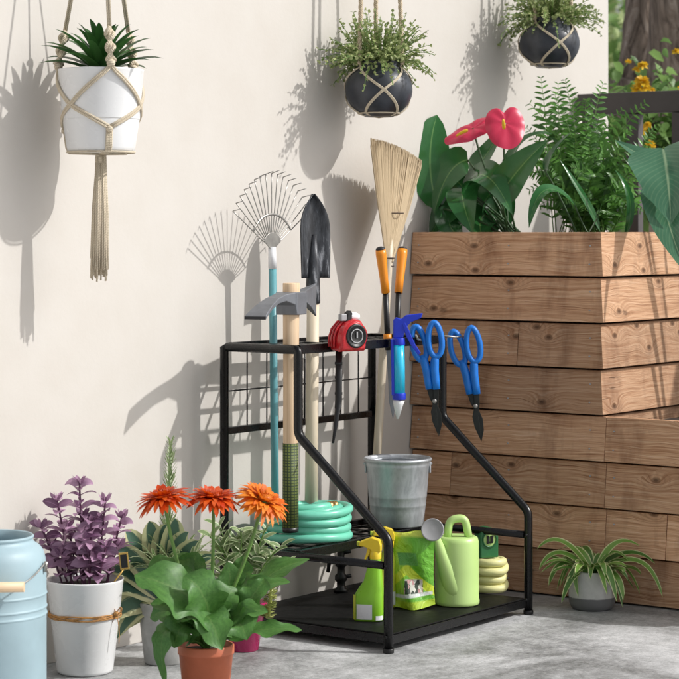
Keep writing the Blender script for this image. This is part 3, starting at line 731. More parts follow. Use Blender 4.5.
# galvanised bucket
bz = ZM + .0135; bc = v(5.435, .262, bz)
bu = thing('bucket', 'dented grey galvanised bucket standing on the middle shelf', 'bucket', bc)
a = MB(); hh = .208
a.lathe([(.0001, .006), (.074, .006), (.078, .0), (.080, .004), (.0838, .045), (.0858, .062), (.0868, .064), (.0866, .068), (.0884, .088), (.0896, .091), (.0894, .094), (.0965, .180), (.0985, .184), (.0985, .189), (.099, .196), (.1035, .2), (.1045, .205), (.1015, .209), (.098, .205), (.096, .198), (.082, .03), (.0001, .012)], bc, 48)
a.build('pail', M['galv'], bu)
for sg in (-1, 1):
    a = MB(); a.box(bc + RGT * (sg * .0985) + UP * .178, RGT, FWD, UP, .006, .034, .034); a.build('ear', M['galv'], bu, bevel=.003)
a = MB(); a.tube([bc + RGT * (cos(pi * k / 20) * .103) + FWD * (-.012 + sin(pi * k / 20) * .10) + UP * (.190 + .006 * sin(pi * k / 20)) for k in range(21)], .0028, 8); a.build('bail', M['galv'], bu)
# spray bottles
TZ = .0505
def spray(label, px, py, body, rot, patch):
    c = PZ(px, py, TZ); ZS = .89; t = thing('spray_bottle', label, 'spray bottle', c, 'spray bottles on the bottom shelf')
    ax = RGT * cos(rot) + FWD * sin(rot); ay = UP.cross(ax)
    a = MB(); st = []
    for (z, w, d_, sh) in ((z * ZS, w, d_, sh) for z, w, d_, sh in ((0, .040, .026, .0), (.006, .0425, .028, 0), (.075, .0425, .028, 0), (.100, .036, .026, .007), (.125, .027, .023, .013), (.165, .021, .020, .017), (.185, .0155, .0155, .019), (.205, .0135, .0135, .020))):
        row = []
        for k in range(20):
            q = 2 * pi * k / 20; ca, sa = cos(q), sin(q); ex = .7
            row.append(c + UP * z + ax * (math.copysign(abs(ca) ** ex, ca) * w + sh) + ay * (math.copysign(abs(sa) ** ex, sa) * d_))
        st += row
    n_ = 20
    a.add(st, [(i * n_ + k, i * n_ + (k + 1) % n_, (i + 1) * n_ + (k + 1) % n_, (i + 1) * n_ + k) for i in range(7) for k in range(n_)] + [tuple(range(n_))[::-1]], None, True)
    a.build('bottle', body, t)
    hx = c + ax * .020 + UP * (.205 * ZS)
    a = MB(); a.lathe([(.0165, -.008), (.017, .012), (.012, .016)], hx, 20); a.build('collar', M['yellowpl'], t)
    a = MB(); a.ext([(.017, .012), (.017, .030), (.012, .046), (-.010, .053), (-.044, .040), (-.047, .028), (-.030, .026), (-.012, .018), (-.012, .012)], hx, ax, UP, .030); a.build('spray_head', M['yellowpl'], t, bevel=.006, bseg=3)
    a = MB(); a.ext([(-.014, .026), (-.022, .024), (-.027, .002), (-.033, -.014), (-.028, -.015), (-.020, .0), (-.013, .014)], hx, ax, UP, .014); a.build('trigger', M['yellowpl'], t, bevel=.002)
    a = MB(); a.box(hx - ax * .049 + UP * .034, ax, ay, UP, .008, .014, .012); a.build('nozzle', M['yellowgreen'], t, bevel=.002)
    for (mat_, x0, x1, z0, z1) in patch:
        a = MB(); nx = 8; vs = []
        for z in (z0, z1):
            for k in range(nx + 1):
                u = x0 + (x1 - x0) * k / nx; q = -pi / 2 + u
                ca, sa = cos(q), sin(q); ex = .7
                fac = 1.0 if z < .08 else 1 - (z - .075) * 7.5
                w = (.0432 * fac, .0285 * max(.72, fac + .18)) if z >= .08 else (.0434, .0289)
                sh = 0 if z < .08 else min(.017, (z - .075) * .26)
                vs.append(c + UP * z + ax * (math.copysign(abs(ca) ** ex, ca) * w[0] + sh) + ay * (math.copysign(abs(sa) ** ex, sa) * w[1]))
        a.add(vs, [(k, k + 1, nx + 2 + k, nx + 1 + k) for k in range(nx)])
        a.build('label', mat_, t)
spray('lime and yellow spray bottle at the front of the bottom shelf', 368.5, 620, M['lime'], -.15, [(M['yellowgreen'], -1.5, -.75, .004, .074), (M['white'], -.65, .2, .006, .048), (M['white'], .45, 1.3, .004, .016)])
spray('yellow-green spray bottle standing behind the lime one', 381.5, 607, M['yellowgreen'], .1, [(M['white'], .2, 1.0, .010, .048)])
# fertiliser bag
def bag_mat():
    n = NT('printed_lime_bag'); u = n.sep(n.uv()); x, y = u[0], u[1]
    nz = n.noise(n.uv(), 2.2, 2)
    col = n.mix(n.math('MULTIPLY_ADD', n.math('ADD', x, n.math('MULTIPLY', nz, .6)), 5, -3.1, True), (.34, .62, .03), (.13, .42, .02))
    def band(v_, a, b, s=60): return n.math('MULTIPLY', n.math('MULTIPLY_ADD', v_, s, -a * s, True), n.math('MULTIPLY_ADD', v_, -s, b * s, True))
    col = n.mix(n.math('MULTIPLY_ADD', y, 30, -27.6, True), col, (.62, .72, .10))
    lm = n.math('ADD', y, n.math('MULTIPLY', n.math('ABSOLUTE', n.math('SUBTRACT', x, .45)), .55))
    col = n.mix(band(lm, .44, .60), col, (.60, .74, .03))
    col = n.mix(n.math('MULTIPLY', band(y, .56, .74), band(n.math('ADD', x, n.math('MULTIPLY', y, .4)), .5, .95)), col, (.10, .33, .06))
    col = n.mix(n.math('MULTIPLY_ADD', y, -40, 4.6, True), col, (.42, .60, .03))
    white = n.math('MULTIPLY', band(n.math('SUBTRACT', y, n.math('MULTIPLY', x, .06)), .11, .175), band(x, .18, .98))
    fl = n.n('ShaderNodeTexVoronoi'); fl.inputs['Scale'].default_value = 16; n.l(n.uv(), fl.inputs['Vector'])
    fm = n.math('MULTIPLY', band(y, .19, .40), band(x, .42, .80))
    col = n.mix(fm, col, n.ramp(n.sep(fl.outputs['Color'])[0], [(.2, (.70, .70, .62)), (.45, (.60, .30, .30)), (.6, (.75, .74, .66)), (.75, (.03, .05, .03))]))
    col = n.mix(white, col, (.72, .76, .72))
    col = n.mix(n.math('MULTIPLY', band(y, .08, .34), band(x, .0, .09)), col, (.66, .68, .68))
    n.l(col, n.b.inputs['Base Color']); n.b.inputs['Roughness'].default_value = .3; n.b.inputs['Coat Weight'].default_value = .25
    n.bump(n.noise(n.uv(), 3.5, 3, .5, 1.6), .6, .016); return n.m
c = PZ(411.5, 607, TZ); bg = MB(); nx, nz = 22, 26
ax = (RGT * .96 + FWD * -.28).normalized(); ay = UP.cross(ax)
for sg in (-1, 1):
    vs = []; us = []
    for j in range(nz + 1):
        t = j / nz
        for i in range(nx + 1):
            x = i / nx * 2 - 1; ed = (1 - abs(x) ** 2.6)
            th = (.040 * (1 - t) ** .55 + .004) * ed + .0012
            th *= 1 + .22 * sin(x * 5 + t * 7) * (1 - t) + .12 * sin(9 * t + 4 * x)
            w = .072 * (1 - .07 * sin(pi * t)) ; z = .222 * t * (1 - .02 * x * x) + .012 * (1 - t) ** 6 * x * x + (.004 * sin(x * 4) if j == nz else 0)
            vs.append(c + ax * (x * w) + ay * (sg * th) + UP * z); us.append(((x + 1) / 2, t))
    fs = [(j * (nx + 1) + i, j * (nx + 1) + i + 1, (j + 1) * (nx + 1) + i + 1, (j + 1) * (nx + 1) + i) for j in range(nz) for i in range(nx)]
    bg.add(vs, fs, us)
bgo = bg.build('fertiliser_bag', bag_mat(), None, c)
tag(bgo, 'crumpled lime green plastic bag of plant food with a white band', 'bag')
# watering can
c = PZ(457, 604, TZ)
wc = thing('watering_can', 'pale green plastic watering can with a grey sprinkler head', 'watering can', c)
a = MB(); a.lathe([(.0001, .001), (.064, .001), (.0665, .004), (.0668, .012), (.065, .02), (.0655, .10), (.0645, .185), (.061, .197), (.055, .201), (.045, .2015), (.044, .198), (.043, .199), (.0001, .199)], c, 40); a.build('body', M['can'], wc)
a = MB(); sp0 = c + RGT * -.004 + FWD * -.030 + UP * .034; sp1 = c + RGT * -.039 + FWD * -.045 + UP * .130; sp2 = c + RGT * -.074 + FWD * -.060 + UP * .226
a.tube(bez(sp0, sp1, sp2, 10), [.034, .0335, .0315, .029, .0265, .0235, .020, .017, .0145, .0125, .011], 20); a.build('spout', M['can'], wc)
rc = P(431.5, 523, .575); rc = sp2 + (sp2 - sp1).normalized() * .004 - FWD * .016
rd = (RGT * -.10 - FWD * .93 + UP * .25).normalized()
a = MB(); a.lathe([(.011, -.03), (.014, -.016), (.031, -.004), (.0335, .001), (.0335, .005), (.031, .0065), (.029, .0045), (.0001, .0065)], rc, 32, rd.to_track_quat('Z', 'Y').to_matrix()); ro = a.build('sprinkler_head', M['greyplas'], wc)
a = MB(); hp = fillet([c + RGT * -.030 + UP * .185, c + RGT * -.022 + UP * .250, c + RGT * .024 + UP * .256, c + RGT * .036 + UP * .188], .030)
a.tube(hp, .0118, 14, flat=1.15, hint=FWD); a.build('handle', M['can'], wc)
# cream coil and green reel
c = PZ(490, 591, TZ)
cy = thing('hose_coil', 'cream yellow coiled hose stacked in ridges beside the watering can', 'hose', c)
pts = []
for i in range(4 * 30 + 1):
    t = i / 30; ang = t * 2 * pi; r = .043 + .003 * sin(t * 3)
    pts.append(c + V((cos(ang) * r, sin(ang) * r, (.0125 + min(3, int(t) + max(0, (t % 1 - .75) / .25)) * .0262))))
a = MB(); a.tube(pts, .0125, 12); a.lathe([(.0001, .001), (.044, .001), (.040, .10), (.0001, .102)], c, 28); a.build('hose_tube', M['cream'], cy)
c2 = c + UP * .1045 - RGT * .012
gr = thing('hose_reel', 'small bottle-green round-topped reel resting on the cream hose coil', 'reel', c2)
fx = (RGT * .93 + FWD * .36).normalized()
out = [(-.031, 0), (.031, 0)] + [(cos(radians(q)) * .031, .062 + sin(radians(q)) * .031) for q in range(0, 181, 15)]
a = MB(); a.ext(out, c2 - fx.cross(UP) * .0, fx, UP, .05); a.build('case', M['bottle_green'], gr, bevel=.005, bseg=3)
fn = fx.cross(UP)
fn = fn if fn.dot(FWD) < 0 else -fn
Mq = fn.to_track_quat('Z', 'Y').to_matrix()
a = MB(); a.lathe([(.024, 0), (.0245, .003), (.021, .003), (.020, .0005)], c2 + UP * .056 + fn * .0255, 28, Mq, 1, 1); a.build('face_ring', M['bottle_green'], gr)
a = MB(); a.lathe([(.020, .0005), (.0001, .0012)], c2 + UP * .056 + fn * .0255, 28, Mq); a.build('face', M['can'], gr)
a = MB(); f0 = c2 + UP * .056 + fn * .0285
a.box(f0 - fx * .007, fx, fn, UP, .007, .006, .024); a.box(f0 + fx * .006 + UP * .002, fx, fn, UP, .008, .008, .02); a.box(f0 - UP * .008, fx, fn, UP, .018, .005, .005); a.build('crank', M['blackplas'], gr, bevel=.001)
# knobbly black tool at the back of the bottom shelf
c = P(341, 596, .13); c.z = TZ
kt = thing('garden_tool', 'small black knobbly tool standing at the back of the bottom shelf', 'garden tool', c)
a = MB(); a.lathe([(.0001, 0), (.022, 0), (.023, .008), (.013, .014), (.013, .03), (.019, .036), (.019, .05), (.012, .056), (.012, .075), (.018, .08), (.018, .10), (.011, .105), (.011, .13), (.015, .135), (.012, .15), (.0001, .152)], c, 18); a.build('body', M['blackplas'], kt)
a = MB(); a.tube(fillet([c + UP * .09 - RGT * .008, c + UP * .10 - RGT * .035, c + UP * .06 - RGT * .04], .015), .006, 8); a.tube([c + UP * .12 + RGT * .008, c + UP * .125 + RGT * .03], .007, 8); a.tube([c + UP * .045 + RGT * .01, c + UP * .05 + RGT * .032], .006, 8); a.build('lever', M['blackplas'], kt)

# ------------------------------------------------------------------ hanging planters
AZC = math.atan2(-FWD.y, -FWD.x)                       # azimuth that faces the camera
def ringp(c, deg, r, z): 
    q = AZC + radians(deg); return c + V((cos(q) * r, sin(q) * r, z))
def twist(mb, a, b, r, turns, n=24):                    # half-knot sinnet
    d_ = (b - a); t = d_.normalized(); o1 = t.orthogonal().normalized(); o2 = t.cross(o1)
    for ph in (0, pi):
        pts = [a + d_ * (i / n) + (o1 * cos(ph + turns * 2 * pi * i / n) + o2 * sin(ph + turns * 2 * pi * i / n)) * (r * (.25 + .75 * abs(sin(turns * 2 * pi * i / n)))) for i in range(n + 1)]
        mb.tube(pts, r * .55, 6)
# white pot
pc = P(101, 152, .172); 
hp_ = thing('potted_succulent', 'white pot of dark spiky leaves hanging in a cotton cord holder', 'potted plant', pc)
ph_ = P(101, 70, .172).z - pc.z; rt = .113
a = MB()
prof = [(.0001, 0), (.082, 0), (.087, .004), (.0895, .012), (.1005, .083), (.1005, .0845), (.1015, .0848), (.1018, .087), (.1115, ph_ - .004), (.113, ph_), (.109, ph_ + .001), (.107, ph_ - .004), (.100, ph_ - .035)]
a.lathe(prof, pc, 56); a.build('pot', M['whitepot'], hp_)
a = MB(); a.lathe([(.103, ph_ - .034), (.05, ph_ - .026), (.0001, ph_ - .022)], pc, 24); a.build('soil', M['soil'], hp_)
a = MB(); tc = pc + UP * (ph_ - .03)
for k in range(40):
    az = k * 2.39996; el = radians(12 + 62 * (k / 40) ** 1.1); L = rnd.uniform(.150, .185) * (1 - .30 * k / 40)
    d_ = polar(az, el); p0 = tc + V((d_.x, d_.y, 0)) * .015 + UP * (.02 + .03 * k / 40); p2 = p0 + d_ * L + UP * (-.010 + .0)
    if p2.y > -.012: p2.y = -.012
    a.leaf(p0, p0 + d_ * L * .55 + UP * .022, p2, .034, UP, _norm(lambda t: (.75 + .3 * t) * max(0, 1 - t) ** .7) , .45, 6)
a.build('foliage', G['succ'], hp_)
hg = thing('plant_hanger', 'cotton macrame hanger with long fringe round the white pot', 'plant hanger', pc)
a = MB(); angs = (19, 139, 259); topz = 2.12 - pc.z; rc_ = .0036
for q in angs:
    rim = ringp(pc, q, .1165, ph_ + .004); up1 = ringp(pc, q, .104, ph_ + .075); tpt = ringp(pc, q, .012, topz)
    hi = up1 + (tpt - up1) * .06
    for o in (-.003, .003): a.tube([hi + RGT * o, tpt + RGT * o], .0030, 6)
    kn = MB(); twist(kn, hi, rim + UP * .012, .0098, 1.25, 40); kn.tube([hi, up1, rim + UP * .012], .0055, 8); kn.sphere(rim + UP * .006, .0115, 12, 8); kn.build('knot', M['rope'], hg)
    for sg in (-1, 1):
        for o in (-.0036, .0036):
            pts = [rim + UP * o]
            for i in range(1, 13):
                t = i / 12; zz = ph_ * (1 - t) + .060 * t
                if t < .62: aq = q + sg * 60 * (t / .62)
                else: aq = q + sg * (60 + 60 * ((t - .62) / .38))
                pts.append(ringp(pc, aq, .090 + (.1135 - .090) * (zz / ph_) + .004, zz + o))
            a.tube(pts, rc_, 7)
    low = ringp(pc, q, .101, .056)
    for o in (-.006, -.002, .002, .006):
        b = ringp(pc, q, .099, .055); off = V((-(low - pc).y, (low - pc).x, 0)).normalized() * o
        a.tube([b + off, ringp(pc, q, .093, .012) + off, ringp(pc, q, .086, -.003) + off, pc + UP * -.006 + off], .003, 6)
    kn = MB(); kn.sphere(ringp(pc, q, .1, .056), .009, 10, 6); kn.build('knot', M['rope'], hg)
a.tube([ringp(pc, q, .0885, -.001) for q in range(0, 360, 15)], .0028, 6, closed=True)
a.build('cord', M['rope'], hg)
a = MB(); tb = pc + UP * -.008
for k in range(110):
    q = 2 * pi * rnd.random(); r = rnd.random() ** .5; L = rnd.uniform(.24, .335)
    if rnd.random() < .3: L = .30
    s0 = tb + V((cos(q), sin(q), 0)) * (r * .013) + UP * -.004; e0 = tb + V((cos(q + .3), sin(q + .3), 0)) * (r * .024) + UP * -L + RGT * -.004
    a.tube([s0, s0 * .5 + e0 * .5 + rv(.003), e0], .0024, 5, vs0=rnd.random())
a.build('tassel', M['rope'], hg)
a = MB(); a.tube([tb + UP * .004, tb + UP * -.022], .0145, 14); a.build('tassel_knot', M['rope'], hg)
# round dark pots
def trailing(label, hl, px, py, dd, r, cang, seed, ropes):
    global rnd
    rnd = random.Random(seed); c = P(px, py, dd); bz_ = c - UP * (r * .80)
    t = thing('potted_trailing_plant', label, 'potted plant', bz_, None)
    a = MB(); prof = [(.0001, -.80 * r), (.42 * r, -.80 * r)] + [(r * cos(radians(e)), r * .86 * sin(radians(e))) for e in range(-60, 52, 8)] + [(.64 * r, r * .70), (.66 * r, r * .80), (.70 * r, r * .82), (.64 * r, r * .83), (.60 * r, r * .74), (.58 * r, r * .6)]
    a.lathe(prof, c, 48); a.build('pot', M['darkpot'], t)
    a = MB(); a.lathe([(.6 * r, r * .66), (.0001, r * .74)], c, 20); a.build('soil', M['soil'], t)
    a = MB(); sm = MB(); s0 = c + UP * (r * .72)
    for k in range(215):
        az = rnd.uniform(0, 2 * pi); out = rnd.uniform(.25, 1.0); L = r * rnd.uniform(1.0, 1.9); el = rnd.uniform(.15, 1.3)
        d_ = polar(az, el); drop = max(0, 1.25 - el) * rnd.uniform(.2, 1.0)
        # keep clear of the wall
        p0 = s0 + V((cos(az), sin(az), 0)) * (r * .45 * rnd.random()); p1 = p0 + d_ * L * .55; p2 = p0 + d_ * L * .95 - UP * (L * drop * .75)
        if p2.y > -.01: p2.y = -.01 - rnd.random() * .02
        n_ = 10; pts = bez(p0, p1, p2, n_); sm.tube(pts, .0011, 4, cap=False)
        for i in range(2, n_ + 1):
            for sg in (-1, 1):
                if rnd.random() < .15: continue
                q = pts[i]; w = rnd.uniform(.010, .0165) * (1.15 - .35 * i / n_); dv = (rv(1) + (p2 - p1).normalized() * .5).normalized()
                a.leaf(q, q + dv * w * .5, q + dv * w, w * .85, (UP + rv(.7)).normalized(), OVATE, .2, 3)
    sm.build('stem', M['stem'], t); a.build('foliage', G['trail'], t)
    h = thing('plant_hanger', hl, 'plant hanger', bz_)
    a = MB(); topz = 2.45 - c.z
    for j, q in enumerate((cang - 60, cang + 60, cang + 180)):
        kn = MB(); rim = ringp(c, q, .74 * r, r * .80); tp_ = ringp(c, q, ropes, topz)
        d_ = tp_ - rim; tt = d_.normalized(); o1 = tt.orthogonal().normalized(); o2 = tt.cross(o1); n_ = 150
        for ph in (0, 2 * pi / 3, 4 * pi / 3):
            kn.tube([rim + d_ * (i / n_) + (o1 * cos(ph + i * .55) + o2 * sin(ph + i * .55)) * .0036 for i in range(n_ + 1)], .0040, 6)
        kn.sphere(rim, .0085, 10, 6); kn.build('rope', M['rope2'], h)
        for sg in (-1, 1):
            for o in (-.0035, .0, .0035):
                pts = []
                for i in range(15):
                    tq = i / 14; e = 50 - 110 * tq; aq = q + sg * 60 * min(1, tq / .48) if tq < .48 else q + sg * (60 + 45 * min(1, (tq - .48) / .45))
                    rr = r * cos(radians(e)) * 1.012 + .003; pts.append(ringp(c, aq + o / r * 57, rr, r * .86 * sin(radians(e)) * 1.012))
                pts.insert(0, rim)
                pts.append(c - UP * (r * .82)); a.tube(pts, .0022, 6)
    a.tube([ringp(c, q, r * .62, -r * .70) for q in range(0, 360, 15)], .0026, 6, closed=True)
    a.build('cord', M['rope'], h)
trailing('round dark slate pot of small-leaved trailing greenery above the broom', 'jute and cord hanger round the dark pot above the broom', 379, 90, .152, .105, 7, 21, .05)
trailing('round dark slate pot of small-leaved trailing greenery hanging above the fern', 'jute and cord hanger round the dark pot above the fern', 549.5, 43.5, .178, .105, 14, 33, .05)
rnd = random.Random(99)

# ------------------------------------------------------------------ plants in the tall planter
S0 = 1.12
base = v(6.08, .30, S0)
an = thing('anthurium', 'glossy dark-leaved anthurium with two pink-red heart flowers', 'plant', base)
def aleaf(b, m, t, w, x, N, cup=.1, parent=an, mat=None, prof=HEART, wave=.05):
    a = MB(); p0, p1, p2 = PX(b[0], b[1], x[0]), PX(m[0], m[1], x[1]), PX(t[0], t[1], x[2])
    a.leaf(p0, p1 * 2 - (p0 + p2) * .5, p2, w * mpp(p1), N, prof, .12, 14, 7, wave, 1.5, rnd.uniform(0, 6), cup)
    a.build('leaf', mat or G['anth'], parent)
    s = MB(); s.tube(bez(base + rv(.03), (base + p0) * .5 + V((-.03, 0, .04)), p0), .0035, 7); s.build('leaf_stalk', M['darkstem'], parent)
TC = -FWD
aleaf((438, 208), (430, 162), (437, 115), 40, (6.0, 5.97, 6.02), (TC + RGT * .1 + UP * .1).normalized(), .1, an, None, OVATE)
aleaf((468, 160), (448, 175), (434, 214), 36, (6.02, 5.99, 5.98), (TC * .8 - RGT * .55 + UP * .2).normalized())
aleaf((470, 178), (484, 158), (503, 128), 30, (6.10, 6.08, 6.08), (TC * .7 + UP * .6 - RGT * .3).normalized())
aleaf((500, 196), (520, 168), (548, 140), 36, (6.0, 5.98, 5.98), (TC * .9 + UP * .45).normalized(), .12)
aleaf((466, 190), (486, 176), (512, 214), 40, (6.03, 5.96, 5.95), (TC * .8 + UP * .6).normalized(), .1)
aleaf((462, 188), (464, 205), (473, 234), 32, (6.0, 5.95, 5.93), (TC + UP * .25 - RGT * .25).normalized())
aleaf((458, 200), (444, 214), (430, 236), 34, (6.05, 6.02, 6.0), (TC * .8 - RGT * .3 + UP * .5).normalized())
aleaf((490, 190), (500, 208), (505, 236), 36, (6.10, 6.08, 6.06), (TC + UP * .2).normalized())
aleaf((478, 200), (488, 214), (494, 238), 36, (6.12, 6.1, 6.1), (TC + UP * .3).normalized())
aleaf((505, 170), (525, 140), (552, 134), 20, (6.14, 6.14, 6.14), (UP * .9 + TC * .5).normalized())
aleaf((472, 205), (462, 186), (446, 176), 34, (6.08, 6.06, 6.04), (TC * .9 + UP * .4 - RGT * .2).normalized())
aleaf((482, 206), (496, 190), (516, 186), 38, (6.06, 6.02, 6.0), (TC * .8 + UP * .6).normalized())
aleaf((455, 215), (450, 226), (464, 240), 34, (6.03, 6.0, 5.98), (TC + UP * .3 + RGT * .2).normalized())
aleaf((486, 214), (480, 224), (484, 242), 34, (6.05, 6.02, 6.0), (TC + UP * .2).normalized())
aleaf((445, 205), (452, 218), (446, 240), 30, (6.1, 6.08, 6.05), (TC + RGT * .3).normalized())
HR = [1.0, .97, .87, .78, .73, .71, .72, .74, .73, .64, .40]
def spathe(bx, tx, w, N, sp0, sp1, x):
    p0, p2 = PX(bx[0], bx[1], x), PX(tx[0], tx[1], x - .02); nn = N.normalized()
    dn = (p2 - p0); L = dn.length; dn = (dn / L - nn * (dn / L).dot(nn)).normalized(); sdv = dn.cross(nn).normalized()
    vs = [p0]; us = [(.5, .3)]; nr, na = 9, 48; ws = w * mpp(p0) / (1.44 * L)
    for i in range(1, nr + 1):
        f = i / nr
        for k in range(na):
            q = 2 * pi * k / na; aq = abs(q if q <= pi else 2 * pi - q) / pi * 10; j = min(9, int(aq)); r = (HR[j] * (1 - aq + j) + HR[j + 1] * (aq - j)) * L * f
            hgt = .10 * L * f * f - .16 * L * f ** 4 + .022 * L * f * sin(q * 7) + .05 * L * f * f * cos(2 * q) - .05 * L * math.exp(-(sin(q) * 5 * f) ** 2) * f
            vs.append(p0 + dn * (cos(q) * r) + sdv * (sin(q) * r * ws) + nn * hgt); us.append((.5 + .5 * sin(q) * f, .5 - .5 * cos(q) * f))
    fs = [(0, 1 + k, 1 + (k + 1) % na) for k in range(na)] + [(1 + i * na + k, 1 + (i + 1) * na + k, 1 + (i + 1) * na + (k + 1) % na, 1 + i * na + (k + 1) % na) for i in range(nr - 1) for k in range(na)]
    a = MB(); a.add(vs, fs, us); fl = a.build('flower', G['spathe'], an, sub=1)
    a = MB(); q0, q1 = PX(sp0[0], sp0[1], x - .03), PX(sp1[0], sp1[1], x - .045)
    a.tube(bez(q0, (q0 + q1) * .5 + nn * .004, q1, 6), [.004, .0055, .0058, .0055, .005, .004, .0025], 10); a.build('spadix', M['yellowspadix'], fl)
    a = MB(); a.tube(bez(base + rv(.02), (base + p0) * .5 + V((-.04, .02, .03)), p0), .0035, 8); a.build('flower_stalk', M['darkstem'], an)
spathe((505, 123), (508, 150), 40, TC + UP * .45, (504, 129), (503, 119), 5.97)
spathe((473, 128), (452, 152), 27, TC * .75 - RGT * .35 + UP * .85, (468, 130), (456, 136), 5.96)
# fern
fb = v(6.42, .36, S0 - .02)
fe = thing('fern', 'feathery green fern growing in the middle of the tall planter', 'fern', fb)
a = MB(); sm = MB()
def frond(p0, p1, p2, n, L, ang):
    pts = bez(p0, p1, p2, n); sm.tube(pts, [.0022 * (1 - .7 * i / n) for i in range(n + 1)], 5, cap=False)
    N = (-FWD + UP * .5 + rv(.6)).normalized()
    for i in range(int(n * .16), n + 1):
        t = i / n; tg = (pts[min(n, i + 1)] - pts[max(0, i - 1)]).normalized(); sd = tg.cross(N).normalized(); l = L * (1 - .75 * abs(t - .45) ** 1.1) * rnd.uniform(.8, 1.1) * (1 - .5 * t ** 4)
        for sg in (-1, 1):
            d_ = (sd * sg + tg * .55 + rv(.15)).normalized()
            a.leaf(pts[i], pts[i] + d_ * l * .5 + N * l * .06, pts[i] + d_ * l - UP * l * .12, l * .27, N, LANCE, .25, 3)
for (tx, ty, dx) in ((541, 78, 0), (572, 96, 0), (565, 80, .05), (530, 104, 0), (527, 128, -.04), (588, 120, 0), (603, 84, .08), (604, 130, 0), (645, 104, -.02), (618, 150, -.05), (640, 165, -.06), (530, 190, -.05), (545, 150, -.1), (580, 150, -.1), (560, 120, .06), (600, 165, -.1), (532, 160, .02), (625, 190, -.1), (560, 180, -.16), (590, 190, -.16), (548, 112, 0), (575, 135, -.05), (610, 200, -.12), (540, 205, -.12), (655, 128, 0), (586, 100, .05),
                      (552, 166, -.14), (572, 168, -.15), (602, 148, -.12), (566, 200, -.2), (585, 210, -.2), (555, 95, .05), (612, 178, -.14), (596, 176, -.16), (535, 175, -.1), (570, 155, -.12), (630, 130, -.05), (648, 150, -.08), (622, 110, 0), (636, 180, -.1), (650, 190, -.08), (628, 205, -.12), (558, 84, .03), (548, 130, -.03), (538, 145, -.06), (578, 108, .02), (592, 135, -.05), (562, 110, -.02), (640, 210, -.1), (615, 215, -.15), (600, 115, .0), (525, 170, -.05)):
    p2 = PX(tx, ty, 6.40 + dx); b = fb + V((rnd.uniform(-.08, .08), rnd.uniform(-.10, .10), 0)); mid = (b + p2) * .5 + UP * (.08 + .1 * rnd.random()) + rv(.03); mid.x = b.x * .6 + p2.x * .4
    frond(b, mid, p2, 19, .062, 0)
a.build('foliage', G['fern'], fe); sm.build('stem', M['stem'], fe)
# strap leaved plant
sbp = v(6.15, .52, S0)
sl = thing('strap_leaf_plant', 'dark arching strap leaves leaning over the front of the tall planter', 'plant', sbp)
for (b, m, t, w, x) in (((575, 205), (545, 190), (529, 228), 15, (6.12, 6.0, 5.95)), ((600, 232), (588, 205), (560, 160), 9, (6.2, 6.15, 6.1)), ((588, 234), (597, 220), (602, 203), 10, (6.05, 6.03, 6.0)), ((545, 170), (556, 150), (572, 132), 22, (6.2, 6.18, 6.15)), ((625, 236), (630, 200), (615, 170), 8, (6.2, 6.2, 6.2))):
    a = MB(); p0, p1, p2 = PX(*b, x[0]), PX(*m, x[1]), PX(*t, x[2])
    a.leaf(p0, p1 * 2 - (p0 + p2) * .5, p2, w * mpp(p1), (UP * .8 - FWD * .6).normalized(), LANCE, .2, 12, 5); a.build('leaf', G['anth'], sl)
    s = MB(); s.tube(bez(sbp + rv(.02), (sbp + p0) * .5, p0, 6), .003, 6); s.build('leaf_stalk', M['darkstem'], sl)
# big banana leaves, rooted in the low planter beyond the frame
bb = v(6.55, 1.22, .555)
bn = thing('banana_plant', 'big pale green banana leaves hanging over the planter corner at far right', 'plant', bb)
for (b, m, t, w, x, N) in (((663, 148), (668, 180), (671, 224), 74, (6.22, 6.12, 6.05), (-FWD - RGT * .25 + UP * .4)), ((664, 184), (668, 220), (688, 276), 46, (6.2, 6.07, 6.0), (-FWD * .9 + UP * .5 - RGT * .2)), ((668, 168), (646, 158), (615, 140), 26, (6.34, 6.28, 6.24), (-FWD * .8 + UP * .6))):
    a = MB(); p0, p1, p2 = PX(*b, x[0]), PX(*m, x[1]), PX(*t, x[2])
    a.leaf(p0, p1 * 2 - (p0 + p2) * .5, p2, w * mpp(p1), N.normalized(), _norm(lambda t: max(0, t + .01) ** .3 * max(0, 1 - t) ** .95), .28, 20, 9, .10, 1.7, rnd.uniform(0, 6)); a.build('leaf', G['banana'], bn)
    s = MB(); s.tube(bez(bb + rv(.03), bb + UP * .5 + (p0 - bb) * .3, p0, 10), [.012 - .0006 * i for i in range(11)], 8); s.build('leaf_stalk', M['stem'], bn)

# ------------------------------------------------------------------ pots on the ground
def pot(mb, c, rb, rtp, h, rim=.0, rh=0, n=48, wall=.006):
    pr = [(.0001, .001), (rb - .004, .0), (rb, .004)]
    if rim: pr += [(rb + (rtp - rb) * (1 - rh / h), h - rh), (rtp + rim * .9, h - rh + .001), (rtp + rim, h - rh + .004), (rtp + rim * 1.1, h - .003)]
    else: pr += [(rb + (rtp - rb) * .5, h * .5), (rtp, h - .003)]
    pr += [(rtp + rim - wall * .4, h), (rtp - wall, h - .001), (rtp - wall - .002, h - .03)]
    mb.lathe(pr, c, n); return mb
def soil(t, c, r, z): a = MB(); a.lathe([(r, z), (r * .5, z + .004), (.0001, z + .006)], c, 24); a.build('soil', M['soil'], t)
